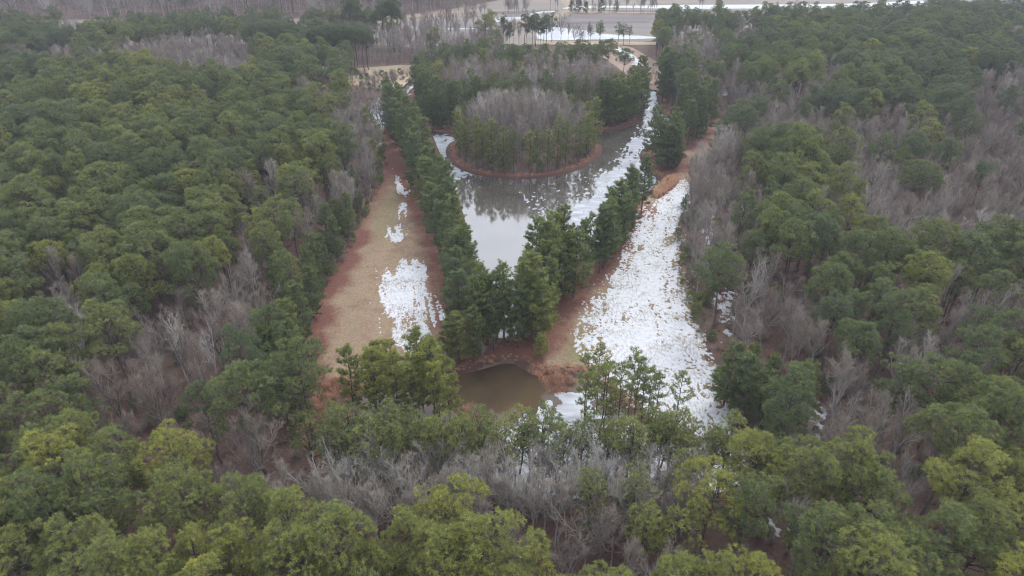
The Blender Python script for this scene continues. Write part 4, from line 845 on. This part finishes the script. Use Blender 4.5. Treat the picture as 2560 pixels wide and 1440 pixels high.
# ------------------------------------------------------------------ the rest of the woods: one mass per kind
LIB = bpy.data.collections.new('tree_forms')
for n, (k, v) in enumerate(KINDS_):
    o = bpy.data.objects.new('tree_form_%03d' % n, PROTO[k][v][3]); LIB.objects.link(o)
def scatter(name, pts, idx, rot, scl, tone, lib, label):
    me = bpy.data.meshes.new(name + '_points'); me.vertices.add(len(pts)); me.vertices.foreach_set('co', np.asarray(pts, np.float32).ravel())
    for nm, ty, arr, key in (('pick', 'INT', idx, 'value'), ('turn', 'FLOAT_VECTOR', rot, 'vector'), ('size', 'FLOAT_VECTOR', scl, 'vector'), ('tone', 'FLOAT', tone, 'value')):
        a = me.attributes.new(nm, ty, 'POINT'); a.data.foreach_set(key, np.asarray(arr, np.int32 if ty == 'INT' else np.float32).ravel())
    o = link(name, me); tag(o, label, kind='stuff')
    ng = bpy.data.node_groups.new(name, 'GeometryNodeTree')
    ng.interface.new_socket('Geometry', in_out='INPUT', socket_type='NodeSocketGeometry'); ng.interface.new_socket('Geometry', in_out='OUTPUT', socket_type='NodeSocketGeometry')
    gi, go = ng.nodes.new('NodeGroupInput'), ng.nodes.new('NodeGroupOutput'); ip = ng.nodes.new('GeometryNodeInstanceOnPoints'); ci = ng.nodes.new('GeometryNodeCollectionInfo')
    ci.inputs['Collection'].default_value = lib; ci.inputs['Separate Children'].default_value = True; ci.inputs['Reset Children'].default_value = True
    def na(nm, ty):
        a = ng.nodes.new('GeometryNodeInputNamedAttribute'); a.data_type = ty; a.inputs['Name'].default_value = nm; return a.outputs['Attribute']
    L = ng.links.new; L(gi.outputs[0], ip.inputs['Points']); L(ci.outputs[0], ip.inputs['Instance']); ip.inputs['Pick Instance'].default_value = True
    L(na('pick', 'INT'), ip.inputs['Instance Index']); L(na('turn', 'FLOAT_VECTOR'), ip.inputs['Rotation']); L(na('size', 'FLOAT_VECTOR'), ip.inputs['Scale']); L(ip.outputs[0], go.inputs[0])
    md = o.modifiers.new('scatter', 'NODES'); md.node_group = ng; return o
for fam, nm, lab in (('pine', 'pine_forest', 'the rest of the pine woods beyond the nearest trees'), ('bare', 'bare_forest', 'the rest of the leafless winter woods')):
    R_ = [t for i, t in enumerate(T) if i not in chosen and t['fam'] == fam]
    sc = [t['H'] / PROTO[t['kind']][t['var']][4] for t in R_]
    scatter(nm, [(t['x'], t['y'], t['z']) for t in R_], [IDX[(t['kind'], t['var'])] for t in R_], [(0, 0, t['rot']) for t in R_],
            [(s * t['wide'], s * t['wide'], s) for s, t in zip(sc, R_)], [t['tone'] for t in R_], LIB, lab)

# ------------------------------------------------------------------ low growth
def shrub_mesh(seed, H, n, m, spread=.8, blades=False):
    rs = np.random.default_rng(seed); g = Geo(); p0 = np.column_stack([rs.normal(0, .18, n), rs.normal(0, .18, n), np.full(n, -.05)])
    az = rs.uniform(0, 6.283, n); sp = rs.uniform(.1, spread, n); dv = norm(np.column_stack([np.cos(az) * sp, np.sin(az) * sp, np.ones(n)])); L = H * rs.uniform(.55, 1.1, n)
    p1 = p0 + dv * L[:, None]; spikes(g, p0, p1, .018 if not blades else .03, rnd=rs.uniform(0, 1, n))
    if not blades:
        k = rs.integers(0, n, n * 7); u = rs.uniform(.3, .95, n * 7)[:, None]; q = p0[k] + (p1[k] - p0[k]) * u; dd = norm(dv[k] + rs.normal(0, .5, (n * 7, 3)))
        spikes(g, q, q + dd * H * .28, .010, rnd=rs.uniform(0, 1, n * 7))
    return g.build('shrub', [m])
M_BRUSH = twig_mat('brush', (.17, .075, .05), (.25, .13, .09), (.36, .24, .17)); M_RUST = twig_mat('rust_straw', (.26, .09, .05), (.36, .17, .10), (.48, .30, .19))
LOW = bpy.data.collections.new('low_forms')
def greenbush(seed, H):
    ga, gb = pine(seed, H, .15, H * .42, 16, dome, tn=9, tl=.28, tw=.08, per=2, trunk_r=.04); return ga.build('green_bush', [M_NEEDLE])
forms = [shrub_mesh(1, 2.2, 26, M_TWIG), shrub_mesh(2, 3.0, 30, M_TWIG, .5), shrub_mesh(3, 1.6, 30, M_BRUSH, 1.0), shrub_mesh(4, .55, 60, M_RUST, 1.3, True), shrub_mesh(5, .75, 70, M_BRUSH, 1.2, True), greenbush(6, 2.2), greenbush(7, 3.2), shrub_mesh(8, 1.7, 90, M_RUST, .35, True)]
for n, me in enumerate(forms): LOW.objects.link(bpy.data.objects.new('low_form_%02d' % n, me))
def low(name, pts, picks, smin, smax, tone, label):
    pts = np.asarray(pts); n = len(pts); z = gz(pts[:, 0], pts[:, 1]) * (pts[:, 1] < 345); s = rng.uniform(smin, smax, n)
    scatter(name, np.column_stack([pts, z]), rng.choice(picks, n), np.column_stack([np.zeros((n, 2)), rng.uniform(0, 6.28, n)]), np.column_stack([s, s, s * rng.uniform(.8, 1.2, n)]), rng.uniform(tone[0], tone[1], n), LOW, label)
def rand_in(poly, n):
    x0, x1, y0, y1 = bb(poly, 0); o = []
    while len(o) < n:
        x = rng.uniform(x0, x1, n); y = rng.uniform(y0, y1, n); m = inside(poly, x, y); o += list(zip(x[m], y[m]))
    return o[:n]
# understorey on the forest floor
n = 15000; y = 30 + 330 * rng.uniform(0, 1, n) ** .6; x = rng.uniform(-1, 1, n) * (y * .72 + 40)
m = (sdf(CLEAR, x, y) > .3) & (pond_sdf(x, y) > 2.5) & (sdf(MARSH, x, y) > 1) & (sdf(SIDE_POND, x, y) > 1)
low('undergrowth', np.column_stack([x, y])[m], [0, 0, 1, 1, 2, 0, 1, 2, 5], .7, 1.4, (.1, .6), 'tangle of bare shrubs and saplings on the forest floor')
# edge scrub beside the clearing
n = 9000; x = rng.uniform(-75, 105, n); y = rng.uniform(62, 300, n); e = sdf(CLEAR, x, y); m = (e > -1.0) & (e < 5) & (pond_sdf(x, y) > 3) & (sdf(MARSH, x, y) > 2)
low('edge_scrub', np.column_stack([x, y])[m][:1500], [0, 1, 2, 2, 3, 5, 6, 0], .5, 1.2, (.1, .6), 'mixed scrub and small evergreens along the edge of the clearing')
# rusty brush round the marsh and straw on the pond bank
br = rand_in(smooth_poly(PP([(770, 985), (850, 940), (900, 955), (900, 1040), (860, 1075), (800, 1080), (745, 1055)])), 420) + rand_in(smooth_poly(PP([(1320, 915), (1360, 922), (1440, 945), (1420, 975), (1370, 985), (1340, 945)])), 130) + rand_in(smooth_poly(PP([(1160, 1005), (1190, 1005), (1210, 1050), (1160, 1050)])), 60) + rand_in(smooth_poly(PP([(780, 1060), (1150, 1080), (1180, 1160), (900, 1150)])), 220)
low('marsh_brush', br, [3, 4, 3], .8, 2.0, (.15, .9), 'rust-brown clumps of marsh brush at the pool edges')
n = 60000; x = rng.uniform(-75, 80, n); y = rng.uniform(70, 300, n); pw_ = pond_sdf(x, y); m = (pw_ > .6) & (pw_ < 2.8) & (fbm(x / 5, y / 5, 2, 3) > .42)
mm = np.abs(sdf(MARSH, x, y) - 0.6) < 1.1
pts = np.concatenate([np.column_stack([x, y])[m][:5500], np.column_stack([x, y])[mm][:900]])
low('bank_straw', pts, [3, 3, 4], .5, 1.0, (.3, 1.0), 'rusty dry grass fringing the pond banks')
low('reeds', rand_in(smooth_poly(PP([(1655, 450), (1700, 440), (1690, 470), (1640, 500), (1625, 490)])), 190), [7], .7, 1.15, (.6, 1.0), 'pale reddish reeds at the corner of the right channel')

# ------------------------------------------------------------------ shed with a snowy roof, a parked trailer beside it
def box(g, x0, x1, y0, y1, z0, z1, m=0):
    v = [(x, y, z) for z in (z0, z1) for y in (y0, y1) for x in (x0, x1)]
    g.add(v, quads=[(0, 1, 5, 4), (1, 3, 7, 5), (3, 2, 6, 7), (2, 0, 4, 6), (4, 5, 7, 6), (0, 2, 3, 1)], mat=m)
sx, sy = P(806, 184)
shed = bpy.data.objects.new('shed', None); C.objects.link(shed); shed.location = (sx, sy, .12); shed.rotation_euler = (0, 0, R(-8))
tag(shed, 'tiny dark open shed with a snow-white roof in the far garden', 'shed')
M_DARKW = plain('dark_boards', (.06, .055, .06)); M_WHITE = plain('white_roof', (.82, .84, .88)); M_PALE = plain('pale_post', (.6, .6, .6))
g = Geo(); box(g, -3.2, 3.2, 1.5, 1.65, 0, 2.4); box(g, -3.2, -3.05, -1.5, 1.5, 0, 2.3); box(g, 3.05, 3.2, -1.5, 1.5, 0, 2.3); link('wall', g.build('shed_wall', [M_DARKW]), shed)
g = Geo(); g.add([(-3.5, -1.9, 2.35), (3.5, -1.9, 2.35), (3.5, 1.9, 3.1), (-3.5, 1.9, 3.1), (-3.5, -1.9, 2.2), (3.5, -1.9, 2.2), (3.5, 1.9, 2.95), (-3.5, 1.9, 2.95)], quads=[(0, 1, 2, 3), (7, 6, 5, 4), (0, 4, 5, 1), (2, 6, 7, 3), (1, 5, 6, 2), (3, 7, 4, 0)]); link('roof', g.build('shed_roof', [M_WHITE]), shed)
for px in (-3.1, -1.0, 1.1, 3.1):
    g = Geo(); box(g, px - .08, px + .08, -1.62, -1.46, 0, 2.3); link('post', g.build('shed_post', [M_PALE]), shed)

# ------------------------------------------------------------------ haze
g = Geo(); box(g, -1500, 1500, -60, 1500, -3, 82)
hm = bpy.data.materials.new('haze'); hm.use_nodes = True; hn = hm.node_tree; hn.nodes.clear(); ho = hn.nodes.new('ShaderNodeOutputMaterial'); pv = hn.nodes.new('ShaderNodeVolumePrincipled')
pv.inputs['Color'].default_value = (.80, .85, 1.0, 1); pv.inputs['Density'].default_value = .00018; hn.links.new(pv.outputs[0], ho.inputs['Volume'])
hz = link('haze', g.build('haze', [hm])); tag(hz, 'thin cold winter haze', kind='stuff')
